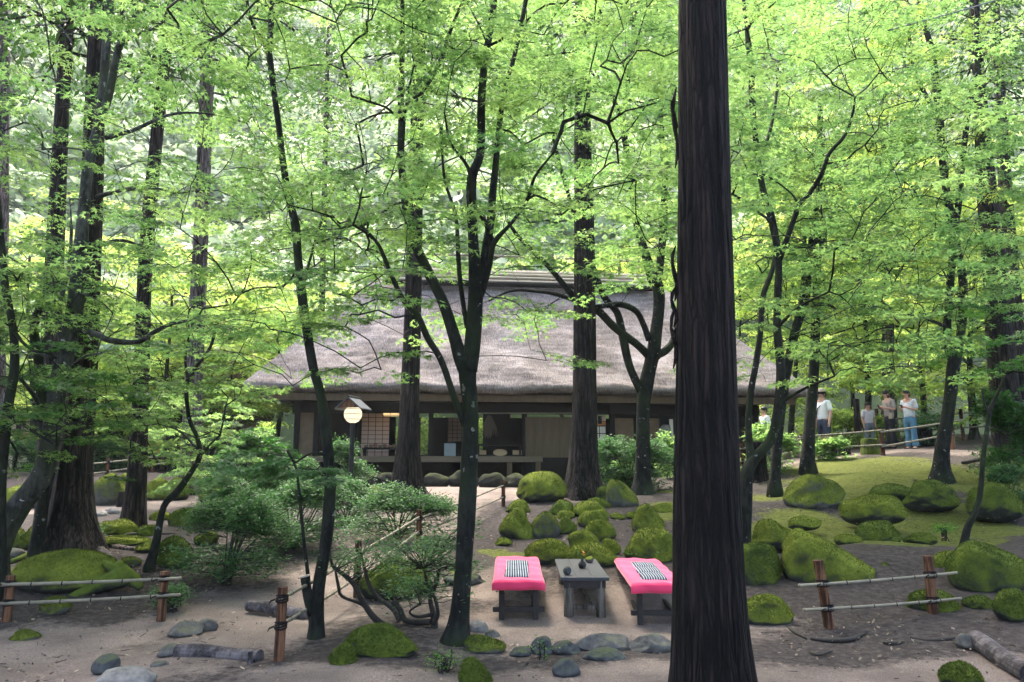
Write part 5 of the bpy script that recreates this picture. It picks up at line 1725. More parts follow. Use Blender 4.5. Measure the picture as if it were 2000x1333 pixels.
def shrub(px, py, w, h, label, leaf='azalea', n=None, ls=.036, name='azalea_shrub', Y=None, stems=12, dep=.8, seed=0, open_=.0, kind='lance', trace=None, crown_px=None, cat='shrub', group='azalea shrubs'):
    r = np.random.default_rng(seed + int(px))
    g = G(px, py) if Y is None else P(px, py, Y)
    if Y is not None:
        g[2] = gz(g[0], g[1])
    Yg = g[1]
    s = Yg / F
    W, Hh = w * s / 2, h * s
    D = W * dep
    org = np.array([g[0], g[1] + D * .6, gz(g[0], g[1] + D * .6)])
    if trace:
        org = g.copy()
    root = empty(name, org, label, cat, group)
    # tip positions on lumpy dome
    nt = int((np.clip(w * h / 42, 60, 420) if n is None else n) * (1.0 if n is not None and n < 40 else 1.8))
    if crown_px:
        tips = []
        for (x0, y0, x1, y1, m) in crown_px:
            for _ in range(m):
                a, b = r.normal(0, .42, 2)
                q = P((x0 + x1) / 2 + a * (x1 - x0) / 2 * 1.2, (y0 + y1) / 2 + b * (y1 - y0) / 2 * 1.2, Yg + r.normal(0, .25))
                tips.append(q - org)
        tips = np.array(tips)
    else:
        K = int(np.clip(W / .16, 3, 9))
        lc, lr_ = [], []
        for k in range(K):
            a, q = r.uniform(0, 6.28), math.sqrt(r.random()) * .72
            rad_ = r.uniform(.28, .5)
            lc.append((math.cos(a) * q * W, math.sin(a) * q * D, Hh * (.22 + .55 * (1 - q) * r.uniform(.6, 1.1))))
            lr_.append((rad_ * W * .95 + .05, rad_ * D * .95 + .05, Hh * r.uniform(.2, .34)))
        lc, lr_ = np.array(lc), np.array(lr_)
        wi = r.integers(0, K, nt)
        d = r.normal(size=(nt, 3))
        d /= np.linalg.norm(d, axis=1)[:, None]
        d[:, 2] = np.where(d[:, 2] < -.2, -d[:, 2], d[:, 2])
        tips = lc[wi] + d * lr_[wi] * r.uniform(.55, 1.1, nt)[:, None]
        low = r.random(nt) < .22
        aa = r.uniform(0, 6.28, nt)
        qq = np.sqrt(r.random(nt)) * .9
        tips[low] = np.stack([np.cos(aa) * qq * W, np.sin(aa) * qq * D, Hh * r.uniform(.03, .3, nt)], 1)[low]
        tips[:, 2] = np.maximum(tips[:, 2], .03 + .06 * r.random(nt))
    sb = MB()
    if trace:
        for pts, dy in trace:
            lw, lr = make_limb(pts, Yg, Yg + dy)
            sb.tube(lw - org, lr, 7, True, .04)
        anchor = np.vstack([make_limb(p_, Yg, Yg + dy)[0] for p_, dy in trace]) - org
    else:
        anchor = []
        for k in range(stems):
            a = r.uniform(0, 6.28)
            e = np.array([math.cos(a) * W * r.uniform(.2, .75), math.sin(a) * D * r.uniform(.2, .75), Hh * r.uniform(.4, .8)])
            mid = e * np.array([.45, .45, .5]) + r.normal(0, .03, 3)
            l = smooth_line([(r.normal(0, .04), r.normal(0, .04), -.1), mid, e], 4)
            sb.tube(l, np.linspace(.007, .003, len(l)) * (1 + W), 5)
            anchor.append(l)
        anchor = np.vstack(anchor)
    for t in tips[::2]:
        dd = np.linalg.norm(anchor - t, axis=1) + np.maximum(0, anchor[:, 2] - t[2]) * 1.5
        a = anchor[int(np.argmin(dd))]
        sb.tube([a, (a + t) / 2 + r.normal(0, .02, 3), t], [.005, .004, .0025], 3, False)
    sb.build('stem', M['twig'], root, kind='stuff', smooth=True)
    # whorls of small leaves at each tip and a little below it
    m = 14
    pos = np.repeat(tips, m, 0) + r.normal(0, 1, (len(tips) * m, 3)) * np.array([.06, .06, .028]) * (.7 + ls * 10)
    a = r.uniform(0, 6.28, len(pos))
    fx = np.stack([np.cos(a), np.sin(a), r.uniform(-.25, .75, len(pos))], 1)
    up = np.tile([0, 0, 1.0], (len(pos), 1)) + r.normal(0, .45, (len(pos), 3))
    v2, f2, kv = place_leaves(kind, pos, fx, up, ls * 1.1 * r.uniform(.7, 1.35, len(pos)))
    tone = np.clip(np.repeat(r.normal(.45, .2, len(tips)), m) + r.normal(0, .15, len(pos)), 0, 1)
    link('foliage', fast_mesh('foliage', v2, f2, 3, {'lv': np.repeat(tone, kv)}), M[leaf], root, kind='stuff')
    return root


LT['lance'] = (np.array([(0, 0, 0), (.5, .2, .03), (1, 0, -.05), (.5, -.2, .03)], float), np.array([(0, 2, 1), (0, 3, 2)]))
shrub(420, 1150, 235, 205, 'large spreading azalea behind the end of the left bamboo fence', seed=1, ls=.042, n=620)
shrub(555, 1078, 240, 165, 'bushy azalea behind the leaning young maple', seed=2, ls=.048, n=600)
shrub(462, 1036, 180, 130, 'smaller azalea above the large spreading one', seed=12, ls=.048, n=330)
shrub(668, 1032, 150, 105, 'low azalea just right of the leaning young maple', seed=44, ls=.048, n=300)
shrub(765, 1060, 230, 125, 'light green azalea bush between the lamp post and the centre maple', seed=3, ls=.048, n=500)
shrub(655, 985, 110, 120, 'leafy bush around the lamp post foot', seed=4, ls=.06, n=220)
shrub(590, 960, 90, 70, 'low bush under the veranda corner left of the lamp post', seed=14, ls=.06, n=130)
shrub(1098, 938, 84, 90, 'round bush between the plank door and the knotted cedar', seed=5, ls=.075, n=260)
shrub(1238, 962, 168, 140, 'wide bush below the lit window right of the knotted cedar', seed=6, ls=.075, n=460)
shrub(1222, 870, 60, 80, 'yellow green young shoots sticking up above the wide bush', leaf='maple', seed=7, ls=.09, n=50, Y=20.3)
shrub(1305, 905, 40, 90, 'bright shoots beside the thick foreground trunk above the wide bush', leaf='maple', seed=8, ls=.09, n=50, Y=20.5)
shrub(1985, 985, 90, 70, 'dark azalea on top of the right edge boulder', seed=9, ls=.05, n=170)
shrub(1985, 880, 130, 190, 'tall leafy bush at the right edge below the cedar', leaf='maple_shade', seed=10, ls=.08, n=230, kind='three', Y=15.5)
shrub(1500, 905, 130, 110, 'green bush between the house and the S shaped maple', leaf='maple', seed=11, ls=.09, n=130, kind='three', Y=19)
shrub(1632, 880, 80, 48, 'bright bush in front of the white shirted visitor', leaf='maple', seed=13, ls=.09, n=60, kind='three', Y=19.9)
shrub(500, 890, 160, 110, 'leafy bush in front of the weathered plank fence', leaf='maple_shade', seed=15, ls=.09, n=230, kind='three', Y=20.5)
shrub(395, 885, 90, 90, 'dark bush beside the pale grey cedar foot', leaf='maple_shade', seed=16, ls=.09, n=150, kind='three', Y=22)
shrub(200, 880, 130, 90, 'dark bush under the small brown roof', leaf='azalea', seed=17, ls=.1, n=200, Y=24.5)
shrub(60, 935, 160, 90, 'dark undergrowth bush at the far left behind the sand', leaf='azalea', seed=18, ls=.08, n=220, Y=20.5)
shrub(160, 1060, 40, 30, 'tuft of green shoots beside the dark cedar foot', leaf='azalea', seed=19, ls=.05, n=40, Y=12)
shrub(1830, 870, 110, 70, 'low bush behind the twin stemmed maple foot', leaf='azalea', seed=20, ls=.08, n=130, Y=23.2)
shrub(1680, 830, 200, 80, 'leafy bushes behind the child', leaf='maple_far', seed=21, ls=.12, n=260, kind='three', Y=26.5)
shrub(840, 905, 120, 130, 'sunlit bush seen through the open room, behind its middle', leaf='maple_far', seed=41, ls=.12, n=120, kind='three', Y=34)
shrub(955, 905, 130, 140, 'sunlit bush seen through the open room at its right end', leaf='maple_far', seed=42, ls=.12, n=120, kind='three', Y=34.2)
shrub(780, 905, 110, 130, 'sunlit bush seen through the open room at its left end', leaf='maple_far', seed=43, ls=.12, n=120, kind='three', Y=33.8)
shrub(330, 1190, 70, 40, 'small trailing azalea tuft at the left fence end post', seed=22, ls=.035, n=60)
shrub(1150, 1085, 30, 16, 'tiny fern at the edge of the table boulder', leaf='fern', seed=23, ls=.05, n=14)
shrub(1252, 1098, 40, 20, 'small fern beside the square boulder', leaf='fern', seed=24, ls=.05, n=18)
shrub(1850, 1045, 30, 16, 'tiny green seedling left of the bare twisted sapling', leaf='fern', seed=25, ls=.05, n=12)
shrub(1060, 1290, 34, 34, 'small weed growing in the stone edge', leaf='fern', seed=26, ls=.03, n=5, stems=3)
shrub(870, 1318, 60, 50, 'sparse weeds at the bottom edge below the centre maple', leaf='fern', seed=27, ls=.025, n=20)
shrub(850, 1236, 200, 190, 'crooked shrub with snaking bare stems left of the centre maple', name='crooked_shrub', seed=28, ls=.036,
      trace=[([(850, 1240, 8), (835, 1232, 8), (800, 1238, 7), (770, 1228, 7), (745, 1218, 6), (725, 1200, 6), (705, 1170, 5), (690, 1140, 5), (668, 1120, 4), (650, 1105, 3), (645, 1085, 2)], -.2),
             ([(848, 1235, 8), (848, 1215, 7), (845, 1195, 5), (840, 1170, 4), (852, 1140, 4), (860, 1100, 3), (862, 1070, 2)], .2),
             ([(840, 1215, 6), (810, 1215, 6), (790, 1210, 6), (780, 1190, 6), (768, 1175, 6)], .1),
             ([(780, 1215, 4), (770, 1195, 4), (755, 1180, 4), (735, 1165, 4), (720, 1140, 4), (712, 1110, 3), (706, 1085, 2)], .3),
             ([(846, 1220, 5), (855, 1200, 4), (850, 1170, 3), (835, 1140, 3), (828, 1110, 2)], -.1),
             ([(725, 1200, 4), (705, 1180, 3), (668, 1165, 3), (660, 1140, 3), (655, 1115, 2)], -.4), ([(845, 1200, 4), (815, 1205, 3), (800, 1195, 2), (820, 1180, 2)], -.3)],
      crown_px=[(640, 1060, 720, 1130, 50), (700, 1050, 830, 1120, 90), (800, 1040, 900, 1110, 90), (800, 1110, 870, 1170, 45), (880, 1090, 930, 1120, 34), (890, 1010, 930, 1050, 25), (760, 1100, 830, 1180, 40), (885, 1140, 915, 1180, 10)], group=None)

# moss stump with roots at the left and exposed roots
g = G(205, 1172)
t = empty('mossy_stump', g, 'mossy rotten stump with root arms behind the left fence', 'stump')
mb = MB()
for pts, dy in (([(255, 1115, 16), (235, 1130, 18), (205, 1140, 17), (170, 1155, 14), (140, 1172, 11), (125, 1185, 7)], -.2), ([(230, 1120, 12), (215, 1108, 9), (205, 1098, 5)], .1),
                ([(235, 1125, 13), (228, 1110, 9), (240, 1100, 6)], .1), ([(245, 1125, 14), (262, 1135, 11), (275, 1150, 6)], .05), ([(200, 1140, 12), (180, 1160, 11), (150, 1180, 10), (140, 1200, 7)], -.3)):
    lw, lr = make_limb(pts, float(g[1]) + .35, float(g[1]) + .35 + dy)
    mb.tube(lw - g, lr, 10, True, .12)
mb.build('stump_body', M['moss_dark'], t, smooth=True)


def root_run(pts, label, mat='twig', r0=1.0):
    w = []
    for px, py, rr in pts:
        q = G(px, py)
        w.append((*q, rr * q[1] / F * r0))
    w = smooth_line(np.array(w), 4)
    c = w[0, :3].copy()
    w[:, 2] += w[:, 3] * .25
    MB().tube(w[:, :3] - c, np.maximum(w[:, 3], .003), 7, True, .1).build('exposed_root', M[mat], None, c, smooth=True, label=label, cat='root', group='exposed tree roots')


root_run([(180, 1070, 9), (205, 1085, 8), (222, 1098, 6), (240, 1103, 4), (262, 1108, 2)], 'pale thick root running right from the massive left cedar', 'cedar_pale')
root_run([(195, 1062, 5), (240, 1072, 5), (285, 1075, 3)], 'thin pale root crossing the dark root bed', 'cedar_pale')
root_run([(245, 1048, 5), (285, 1045, 6), (320, 1047, 5), (355, 1044, 3)], 'dark root arching in front of the slim reddish cedar')
root_run([(95, 1070, 9), (60, 1085, 7), (20, 1100, 5)], 'mossy root going left from the massive left cedar', 'moss_dark')
root_run([(1583, 1248, 2), (1620, 1252, 4), (1660, 1250, 4), (1690, 1238, 2)], 'bent root lying below the left post of the right fence')
root_run([(1725, 1256, 2), (1745, 1258, 4), (1765, 1254, 2)], 'short root right of the bent one')
root_run([(1778, 1246, 2), (1815, 1252, 3), (1850, 1250, 4), (1880, 1246, 3)], 'long dark root leading to the round stone')
root_run([(1540, 1225, 2), (1552, 1236, 4), (1575, 1248, 2)], 'forked root left of the bent one')
root_run([(1582, 1275, 2), (1600, 1280, 3), (1625, 1272, 2)], 'faint root on the sand under the bent one')
root_run([(1790, 1105, 3), (1805, 1085, 4), (1812, 1075, 3)], 'grey roots behind the right fence post', 'cedar_pale')
root_run([(1770, 1120, 2), (1800, 1112, 3), (1830, 1108, 2)], 'thin root beside the grey ones', 'cedar_pale')
root_run([(820, 985, 8), (830, 995, 6), (850, 1000, 3)], 'root of the brown cedar spreading over the path edge', 'cedar')
root_run([(1880, 905, 3), (1910, 900, 4), (1950, 895, 5)], 'dark root on the bank below the right edge cedar')
root_run([(1790, 940, 3), (1760, 945, 3), (1735, 952, 2)], 'dark root left of the twin stemmed maple')

# ------------------------------------------------------------------ fences


def bamboo_pts(a, b, r, step=.26, ext=(0, 0), sag=.01):
    a, b = np.asarray(a, float), np.asarray(b, float)
    d = (b - a) / np.linalg.norm(b - a)
    a, b = a - d * ext[0], b + d * ext[1]
    L = np.linalg.norm(b - a)
    n = max(2, int(L / step))
    pts, rad = [], []
    for k in range(n):
        for o, f in ((.0, 1.22), (.035, 1.12), (.08, .97), (.92, .97), (.965, 1.12)):
            t = (k + o) / n
            pts.append(a + (b - a) * t + np.array([0, 0, -sag * math.sin(math.pi * t)]))
            rad.append(r * f * (1 - .12 * t))
    pts.append(b)
    rad.append(r * .9)
    return pts, rad


def fence(label, posts, rails, pr=.05, rr=.02, tilt=None, dark=()):
    """posts: (px, base py, top py); rails: per rail a list of (px,py) at each post + end extensions in m"""
    g0 = G(posts[0][0], posts[0][1])
    root = empty('bamboo_fence', g0, label, 'fence', 'low bamboo rail fences')
    info = []
    for k, (px, pb, pt) in enumerate(posts):
        g = G(px, pb)
        h = (pb - pt) * g[1] / F * 1.0
        dx = (tilt[k] if tilt else 0) * g[1] / F
        top = np.array([g[0] + dx, g[1], g[2] + h])
        bot = np.array([g[0], g[1], g[2] - .15])
        info.append((g, top, bot, pb, pt))
        t = np.linspace(0, 1, 6)
        pts = bot + (top - bot) * t[:, None] - g0
        mb = MB().tube(pts, pr * np.array([1.05, 1.03, 1, .98, .99, .97]), 12, True, .03)
        po = mb.build('post', M['post_wood'], root, smooth=False)
    for rail in rails:
        pys, ext = rail
        P3 = []
        for (g, top, bot, pb, pt), py in zip(info, pys):
            f = (pb - py) / (pb - pt)
            q = g + (top - g) * f
            P3.append(q + np.array([0, -pr * .95, 0]))
        for k in range(len(P3) - 1):
            e0 = ext[0] if k == 0 else .06
            e1 = ext[1] if k == len(P3) - 2 else .06
            pts, rad = bamboo_pts(P3[k], P3[k + 1], rr, ext=(e0, e1))
            if k % 2:
                pts = [p + np.array([0, .004, rr * 1.6]) for p in pts]
            ro = MB().tube(np.array(pts) - g0, rad, 8).build('rail', M['bamboo'], root, smooth=True)
            jb = MB()
            dd_ = (pts[1] - pts[0]) / np.linalg.norm(pts[1] - pts[0])
            for q_ in range(5, len(pts) - 1, 5):
                c_ = np.array(pts[q_]) - g0
                jb.tube([c_ - dd_ * .006, c_ + dd_ * .006], rad[q_] * 1.05, 8, False)
            if jb.n:
                jb.build('joint', M['timber_dark'], ro, kind='stuff')
        for k, q in enumerate(P3):
            tie = MB()
            for j in range(4):
                a = np.linspace(0, 2 * math.pi, 11)
                tie.tube(np.stack([pr * 1.12 * np.cos(a), pr * 1.12 * np.sin(a) + pr * .95 - .4 * rr * 0, (j - 1.5) * .014 + .008 * np.sin(a + j)], 1) + q - g0, .0075, 5, False)
            tie.tube(np.array([(-pr * .9, -.02, .0), (-pr * 1.6, -.04, -.01), (-pr * 1.9, -.045, -.035)]) + q - g0, [.008, .007, .003], 5)
            tie.build('rope_tie', M['rope'], root)
    return root


fence('bamboo rail fence at bottom left in front of the moss mound', [(12, 1215, 1132), (315, 1206, 1124)], [([1146, 1136], (.35, .19)), ([1180, 1166], (.35, .19))], pr=.044, rr=.019)
fence('bamboo rail fence climbing the middle path from the near brown post to the house', [(545, 1292, 1160), (697, 1160, 1064), (818, 1072, 1000), (983, 990, 940)],
      [([1180, 1090, 1016, 950], (.0, .04)), ([1228, 1130, 1043, 972], (.0, .04))], pr=.043, rr=.016)
fence('bamboo rail fence at bottom right below the wedge boulder', [(1623, 1226, 1105), (1823, 1201, 1095)], [([1146, 1128], (.28, .3)), ([1190, 1174], (.28, .32))], pr=.05, rr=.016, tilt=[-16, 0])
fence('bamboo rail fence along the upper path in front of the visitors', [(1450, 930, 868), (1568, 906, 850), (1725, 892, 838), (1862, 878, 818)], [([878, 858, 845, 825], (.6, .5)), ([902, 881, 873, 848], (.6, .0))], pr=.06, rr=.028)
fence('bamboo rail fence on the far side of the upper path behind the visitors', [(1717, 866, 800), (1882, 862, 800)], [([822, 808], (.0, 1.2)), ([846, 836], (.1, 1.2))], pr=.06, rr=.028)
fence('bamboo rail fence beyond the sand at far left', [(208, 930, 895), (297, 926, 890)], [([904, 894], (.7, .6)), ([922, 909], (.7, .6))], pr=.05, rr=.028)

# step logs
for a, b, r_, lab in (((345, 1282), (508, 1292), .062, 'weathered round log set across the near path as a step'), ((484, 1190), (604, 1206), .06, 'grey split log step behind the near brown post'),
                     ((1905, 1258), (2010, 1330), .075, 'long pale log lying on the sand at bottom right')):
    p, q = G(*a), G(*b)
    c = (p + q) / 2
    t = np.linspace(0, 1, 12)[:, None]
    pts = p + (q - p) * t
    pts[:, 2] += r_ * .55
    pts += np.stack([np.zeros(12), .02 * np.sin(np.linspace(0, 4, 12)), .006 * np.sin(np.linspace(0, 7, 12))], 1)
    MB().tube(pts - c, r_ * (1 + .05 * np.sin(np.linspace(0, 5, 12))), 14, True, .02).build('step_log', M['log'], None, c, smooth=False, label=lab, cat='log')
q = G(488, 1298)
MB().tube([(0, 0, -.1), (0, 0, .1)], .022, 9).build('peg', M['log'], None, q, label='short peg holding the near step log', cat='peg')
for px, pb, w, h, lab in ((236, 992, 15, 30, 'pale cut log stump beside the slim reddish cedar'), (1700, 890, 32, 32, 'mossy dark stump seat below the child'), (1802, 872, 36, 34, 'cut tree stump in front of the visitor in jeans'),
                          (1640, 892, 40, 30, 'dark low stump seat in front of the white shirted visitor'), (1676, 838, 11, 58, 'old wooden post behind the child'), (1480, 935, 34, 70, 'dark broad stump between the house and the S shaped maple')):
    g = G(px, pb)
    s = g[1] / F
    mb = MB()
    hh = h * s
    mb.tube([(0, 0, -.15), (0, 0, 0), (0, 0, hh * .4), (.01, 0, hh * .97), (.01, 0, hh)], np.array([1.25, 1.15, 1.02, 1, .9]) * w * s / 2, 16, True, .04)
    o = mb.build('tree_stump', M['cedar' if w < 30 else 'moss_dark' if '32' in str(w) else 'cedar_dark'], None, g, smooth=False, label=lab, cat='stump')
boulder(1893, 1346, 74, 46, 'moss_dark', 'small mossy stump at the bottom right edge', name='mossy_stump', cat='stump', group=None, lump=.35, cuts=2)

# ------------------------------------------------------------------ benches, table and what lies on them


def table_set():
    # left bench: end on to the camera
    def bench(front_px, back_px, label, L, W, yaw, bl, cl, kl, seed, cush_off):
        g = G(*front_px)
        r = np.random.default_rng(seed)
        root = empty('bench', g, label, 'bench', 'cloth covered benches', rz=yaw)
        Hs = .37
        for x in (-W / 2 + .06, W / 2 - .06):
            for y in (.07, L - .07):
                MB().box((x, y, Hs / 2 - .02), (.055, .055, Hs + .04)).build('leg', M['bench_wood'], root, bevel=.005)
        for y in (.07, L - .07):
            MB().box((0, y, .13), (W + .06, .045, .05)).build('stretcher', M['bench_wood'], root, bevel=.004)
        for x in (-W / 2 + .06, W / 2 - .06):
            MB().box((x, L / 2, .105), (.04, L - .1, .04)).build('stretcher', M['bench_wood'], root, bevel=.004)
        MB().box((0, L / 2, Hs + .02), (W - .02, L, .04)).build('seat', M['bench_wood'], root, bevel=.005)
        # felt: drapes over the front edge, flat elsewhere with soft folds and overhang
        nx, ny = 40, 60
        u = np.linspace(-1, 1, nx)
        v = np.linspace(0, 1, ny)
        U, Vv = np.meshgrid(u, v)
        hw = W / 2 + .035
        drop_f = .085
        s = Vv * (L + drop_f + .04) - drop_f
        X = U * hw * (1 + .02 * np.sin(Vv * 5 + seed))
        Yc = np.where(s < 0, -.03 - .012 * np.sin(U * 4 + seed) * (-s / drop_f), s - .03)
        Z = np.where(s < 0, Hs + .046 + s * .98, Hs + .046)
        e = np.abs(U) > .93
        Z = Z - np.where(e, (np.abs(U) - .93) / .07 * .035, 0) * np.where(s < 0, .3, 1)
        Z = Z + (.006 + .006 * np.sin(X * 22 + Yc * 9) * np.cos(X * 7 - Yc * 5) + .004 * np.sin(Yc * 13 + 2 + X * 8)) * (s > 0)
        Yc = Yc - np.where(s < 0, .014 * np.sin(U * 7 + 1) * (-s / drop_f), 0)
        Vs = np.stack([X, Yc, Z], -1).reshape(-1, 3)
        ix = np.arange(nx * ny).reshape(ny, nx)
        fa = np.stack([ix[:-1, :-1], ix[:-1, 1:], ix[1:, 1:], ix[1:, :-1]], -1).reshape(-1, 4)
        o = link('felt_cloth', fast_mesh('felt_cloth', Vs, fa, 4, None, True), M['felt'], None, g, label=cl, cat='cloth', group='pink felt bench cloths')
        o.rotation_euler = (0, 0, yaw)
        so = o.modifiers.new('thick', 'SOLIDIFY')
        so.thickness = .006
        so.offset = 1
        # cushion: three padded folds
        cu = empty('cushion', g + np.array([math.cos(yaw) * cush_off[0] - math.sin(yaw) * cush_off[1], math.sin(yaw) * cush_off[0] + math.cos(yaw) * cush_off[1], Hs + .05]), kl, 'cushion', 'striped folded cushions', rz=yaw)
        cw, cd = .27, .44
        for k in range(3):
            nx2, ny2 = 22, 14
            U, Vv = np.meshgrid(np.linspace(-1, 1, nx2), np.linspace(-1, 1, ny2))
            th = .024 * (1 - U ** 6) ** .5 * (1 - Vv ** 4) ** .5
            wob = .006 * np.sin(Vv * 2 + k)
            top = np.stack([U * cw / 2 + wob + (.004 * (k - 1)), Vv * cd / 2 + (k + .5) * (cd * 1.0), .008 + th + .002 * np.sin(U * 9)], -1).reshape(-1, 3)
            botm = top.copy()
            botm[:, 2] = .004
            ix = np.arange(nx2 * ny2).reshape(ny2, nx2)
            fa = np.stack([ix[:-1, :-1], ix[:-1, 1:], ix[1:, 1:], ix[1:, :-1]], -1).reshape(-1, 4)
            fb = fa[:, ::-1] + nx2 * ny2
            rim = np.concatenate([ix[0, :], ix[1:, -1], ix[-1, ::-1][1:], ix[::-1, 0][1:-1]])
            rr2 = np.roll(rim, -1)
            fc = np.stack([rr2, rim, rim + nx2 * ny2, rr2 + nx2 * ny2], -1)
            link('fold', fast_mesh('fold', np.vstack([top, botm]), np.vstack([fa, fb, fc]), 4, None, True), M['stripes'], cu)
        return g
    bench((1013, 1219), None, 'dark wooden bench standing left of the grey table', 1.95, .47, 0.0, '', 'pink felt cloth draped over the left bench', 'striped folded cushion lying on the left bench', 3, (-.012, .2))
    bench((1288, 1227), None, 'dark wooden bench standing right of the grey table, half hidden by the thick trunk', 1.95, .48, R(-3), '', 'pink felt cloth draped over the right bench', 'striped folded cushion lying on the right bench', 5, (.01, .22))
    # table
    g = G(1143, 1213)
    root = empty('garden_table', g, 'slate grey plank table with log legs between the two pink benches', 'table', rz=R(-1))
    W, L, Hs = .5, 1.5, .40
    for k, (x, w) in enumerate(((-.167, .165), (.0, .165), (.168, .167))):
        MB().box((x, L / 2 - .04, Hs + .018), (w, L, .036)).build('plank', M['table_top'], root, bevel=.004)
    MB().box((0, -.005, Hs - .035), (W - .07, .04, .07)).build('apron', M['bench_wood'], root)
    MB().box((0, L - .08, Hs - .035), (W - .07, .04, .07)).build('apron', M['bench_wood'], root)
    for x in (-.165, .165):
        for y in (.02, L - .3):
            MB().tube([(x, y, -.05), (x, y, .1), (x, y, Hs)], [.052, .05, .047], 14, True, .03).build('leg', M['leg_wood'], root, smooth=True)
    MB().box((0, .02, .13), (.3, .035, .04)).build('stretcher', M['leg_wood'], root)
    MB().box((0, L - .3, .13), (.3, .035, .04)).build('stretcher', M['leg_wood'], root)
    MB().beam((.06, .02, .15), (.06, L - .3, .15), .04, .035).build('stretcher', M['leg_wood'], root)
    tz = g[2] + Hs + .036

    def on(x, y):
        return np.array([g[0] + x, g[1] + y, tz])
    v0 = on(.035, .62)
    MB().lathe((0, 0, 0), [(.022, 0), (.034, .005), (.045, .03), (.044, .05), (.03, .072), (.016, .084), (.013, .095), (.017, .1)], 20).build('vase', M['ceramic'], None, v0, smooth=True, label='small black round vase standing on the grey table', cat='vase')
    fl = empty('flower_sprig', v0 + np.array([0, 0, .09]), 'orange yellow flowers with a green sprig in the black vase', 'flower')
    r = np.random.default_rng(5)
    st = MB()
    for e in ((.01, 0, .09), (.02, .01, .075), (-.03, .0, .08), (-.045, .01, .07), (.03, -.01, .06), (0, .02, .06)):
        st.tube([(0, 0, 0), (e[0] * .3, e[1] * .3, e[2] * .6), e], .0016, 4)
    st.build('stem', M['stem'], fl)
    for e in ((.01, 0, .09), (.02, .01, .075), (.028, -.01, .06), (.005, -.005, .062), (.018, -.01, .048)):
        pv = []
        pb = MB()
        for k in range(6):
            a = k * 1.047 + r.uniform(-.2, .2)
            d = np.array([math.cos(a), math.sin(a), .35]) * .017
            s = np.array([-math.sin(a), math.cos(a), 0]) * .006
            c = np.array(e)
            pb.add([c, c + d * .55 + s, c + d, c + d * .55 - s], [(0, 1, 2, 3)])
        pb.build('petals', M['petal'], fl)
    pos = np.array([(-.03, 0, .08), (-.045, .01, .07), (-.036, .0, .06), (-.02, .0, .07), (-.04, 0, .09), (-.025, .01, .05)])
    v2, f2, kv = place_leaves('lance', pos, r.normal(size=(6, 3)), np.tile([0, 0, 1.0], (6, 1)), np.full(6, .025))
    link('leaves', fast_mesh('leaves', v2, f2, 3, {'lv': np.full(len(v2), .5)}), M['fern'], fl)
    for (x, y, w, h, mt, lab, sd_) in ((-.17, .12, .088, .092, 'stone_dark', 'pointed grey stone at the front left corner of the table', 3), (.165, 1.1, .1, .08, 'moss_part', 'rounded mossy stone at the back right corner of the table', 9)):
        v = rock_shape(ICO4[0], np.random.default_rng(sd_), .1, 4, 0, .3 if sd_ == 3 else 0)
        v = (v - (v.max(0) + v.min(0)) / 2) / (v.max(0) - v.min(0)) * np.array([w, w * .9, h])
        v[:, 2] = np.maximum(v[:, 2] + h * .46, 0.001)
        link('table_stone', fast_mesh('table_stone', v, ICO4[1], 3, None, True), M[mt], None, on(x, y), label=lab, cat='stone')


table_set()

# ------------------------------------------------------------------ lamp post
g = G(683, 992)
s = g[1] / F
lp = empty('lamp_post', g, 'black lamp post with a lit round globe under a small gabled roof', 'lamp', rz=R(-14))
hgt = (992 - 816) * s
MB().tube([(0, 0, -.1), (0, 0, hgt - .12)], .05, 12).build('pole', M['iron'], lp)
MB().lathe((0, 0, hgt - .13), [(.03, 0), (.1, .01), (.1, .05), (.06, .06)], 16).build('collar', M['iron'], lp)
rg = 17.5 * s
gb = MB().lathe((0, 0, hgt + .02), [(max(.004, rg * math.sin(a)), -rg * math.cos(a)) for a in np.linspace(.25, 3.0, 14)], 24)
gb.build('globe', M['globe'], lp, smooth=True)
zt = hgt + .02 + rg * .55
rw, rd, rh = .3, .3, .24
for sgn in (-1, 1):
    a = math.atan2(rh, rw)
    MB().box((sgn * rw * .5, 0, zt + rh * .5), (math.hypot(rw, rh) * 1.05, rd * 1.8, .025), 0, 0, sgn * a).build('roof_panel', M['lamp_roof'], lp, bevel=.004)
MB().tube([(0, -rd * .92, zt + rh + .02), (0, rd * .92, zt + rh + .02)], .025, 8).build('ridge', M['iron'], lp)
for y in (-.12, .12):
    MB().box((0, y, zt + rh * .4), (.03, .03, rh * .9)).build('bracket', M['iron'], lp)
for y in (-rd * .8, rd * .8):
    MB().add([(-rw * .9, y, zt + .02), (rw * .9, y, zt + .02), (0, y, zt + rh)], [(0, 1, 2)]).add([(-rw * .9, y + .01, zt + .02), (rw * .9, y + .01, zt + .02), (0, y + .01, zt + rh)], [(0, 2, 1)]).build('gable', M['post_wood'], lp)
for k in range(3):
    a = np.linspace(0, math.pi * 2, 25)
    cz_ = [-.6, 0, .6][k]
    MB().tube(np.stack([rg * 1.01 * math.cos(cz_) * np.cos(a), rg * 1.01 * math.cos(cz_) * np.sin(a), hgt + .02 + rg * math.sin(cz_) + 0 * a], 1), .005, 5, False).build('band', M['iron'], lp)

# ------------------------------------------------------------------ people


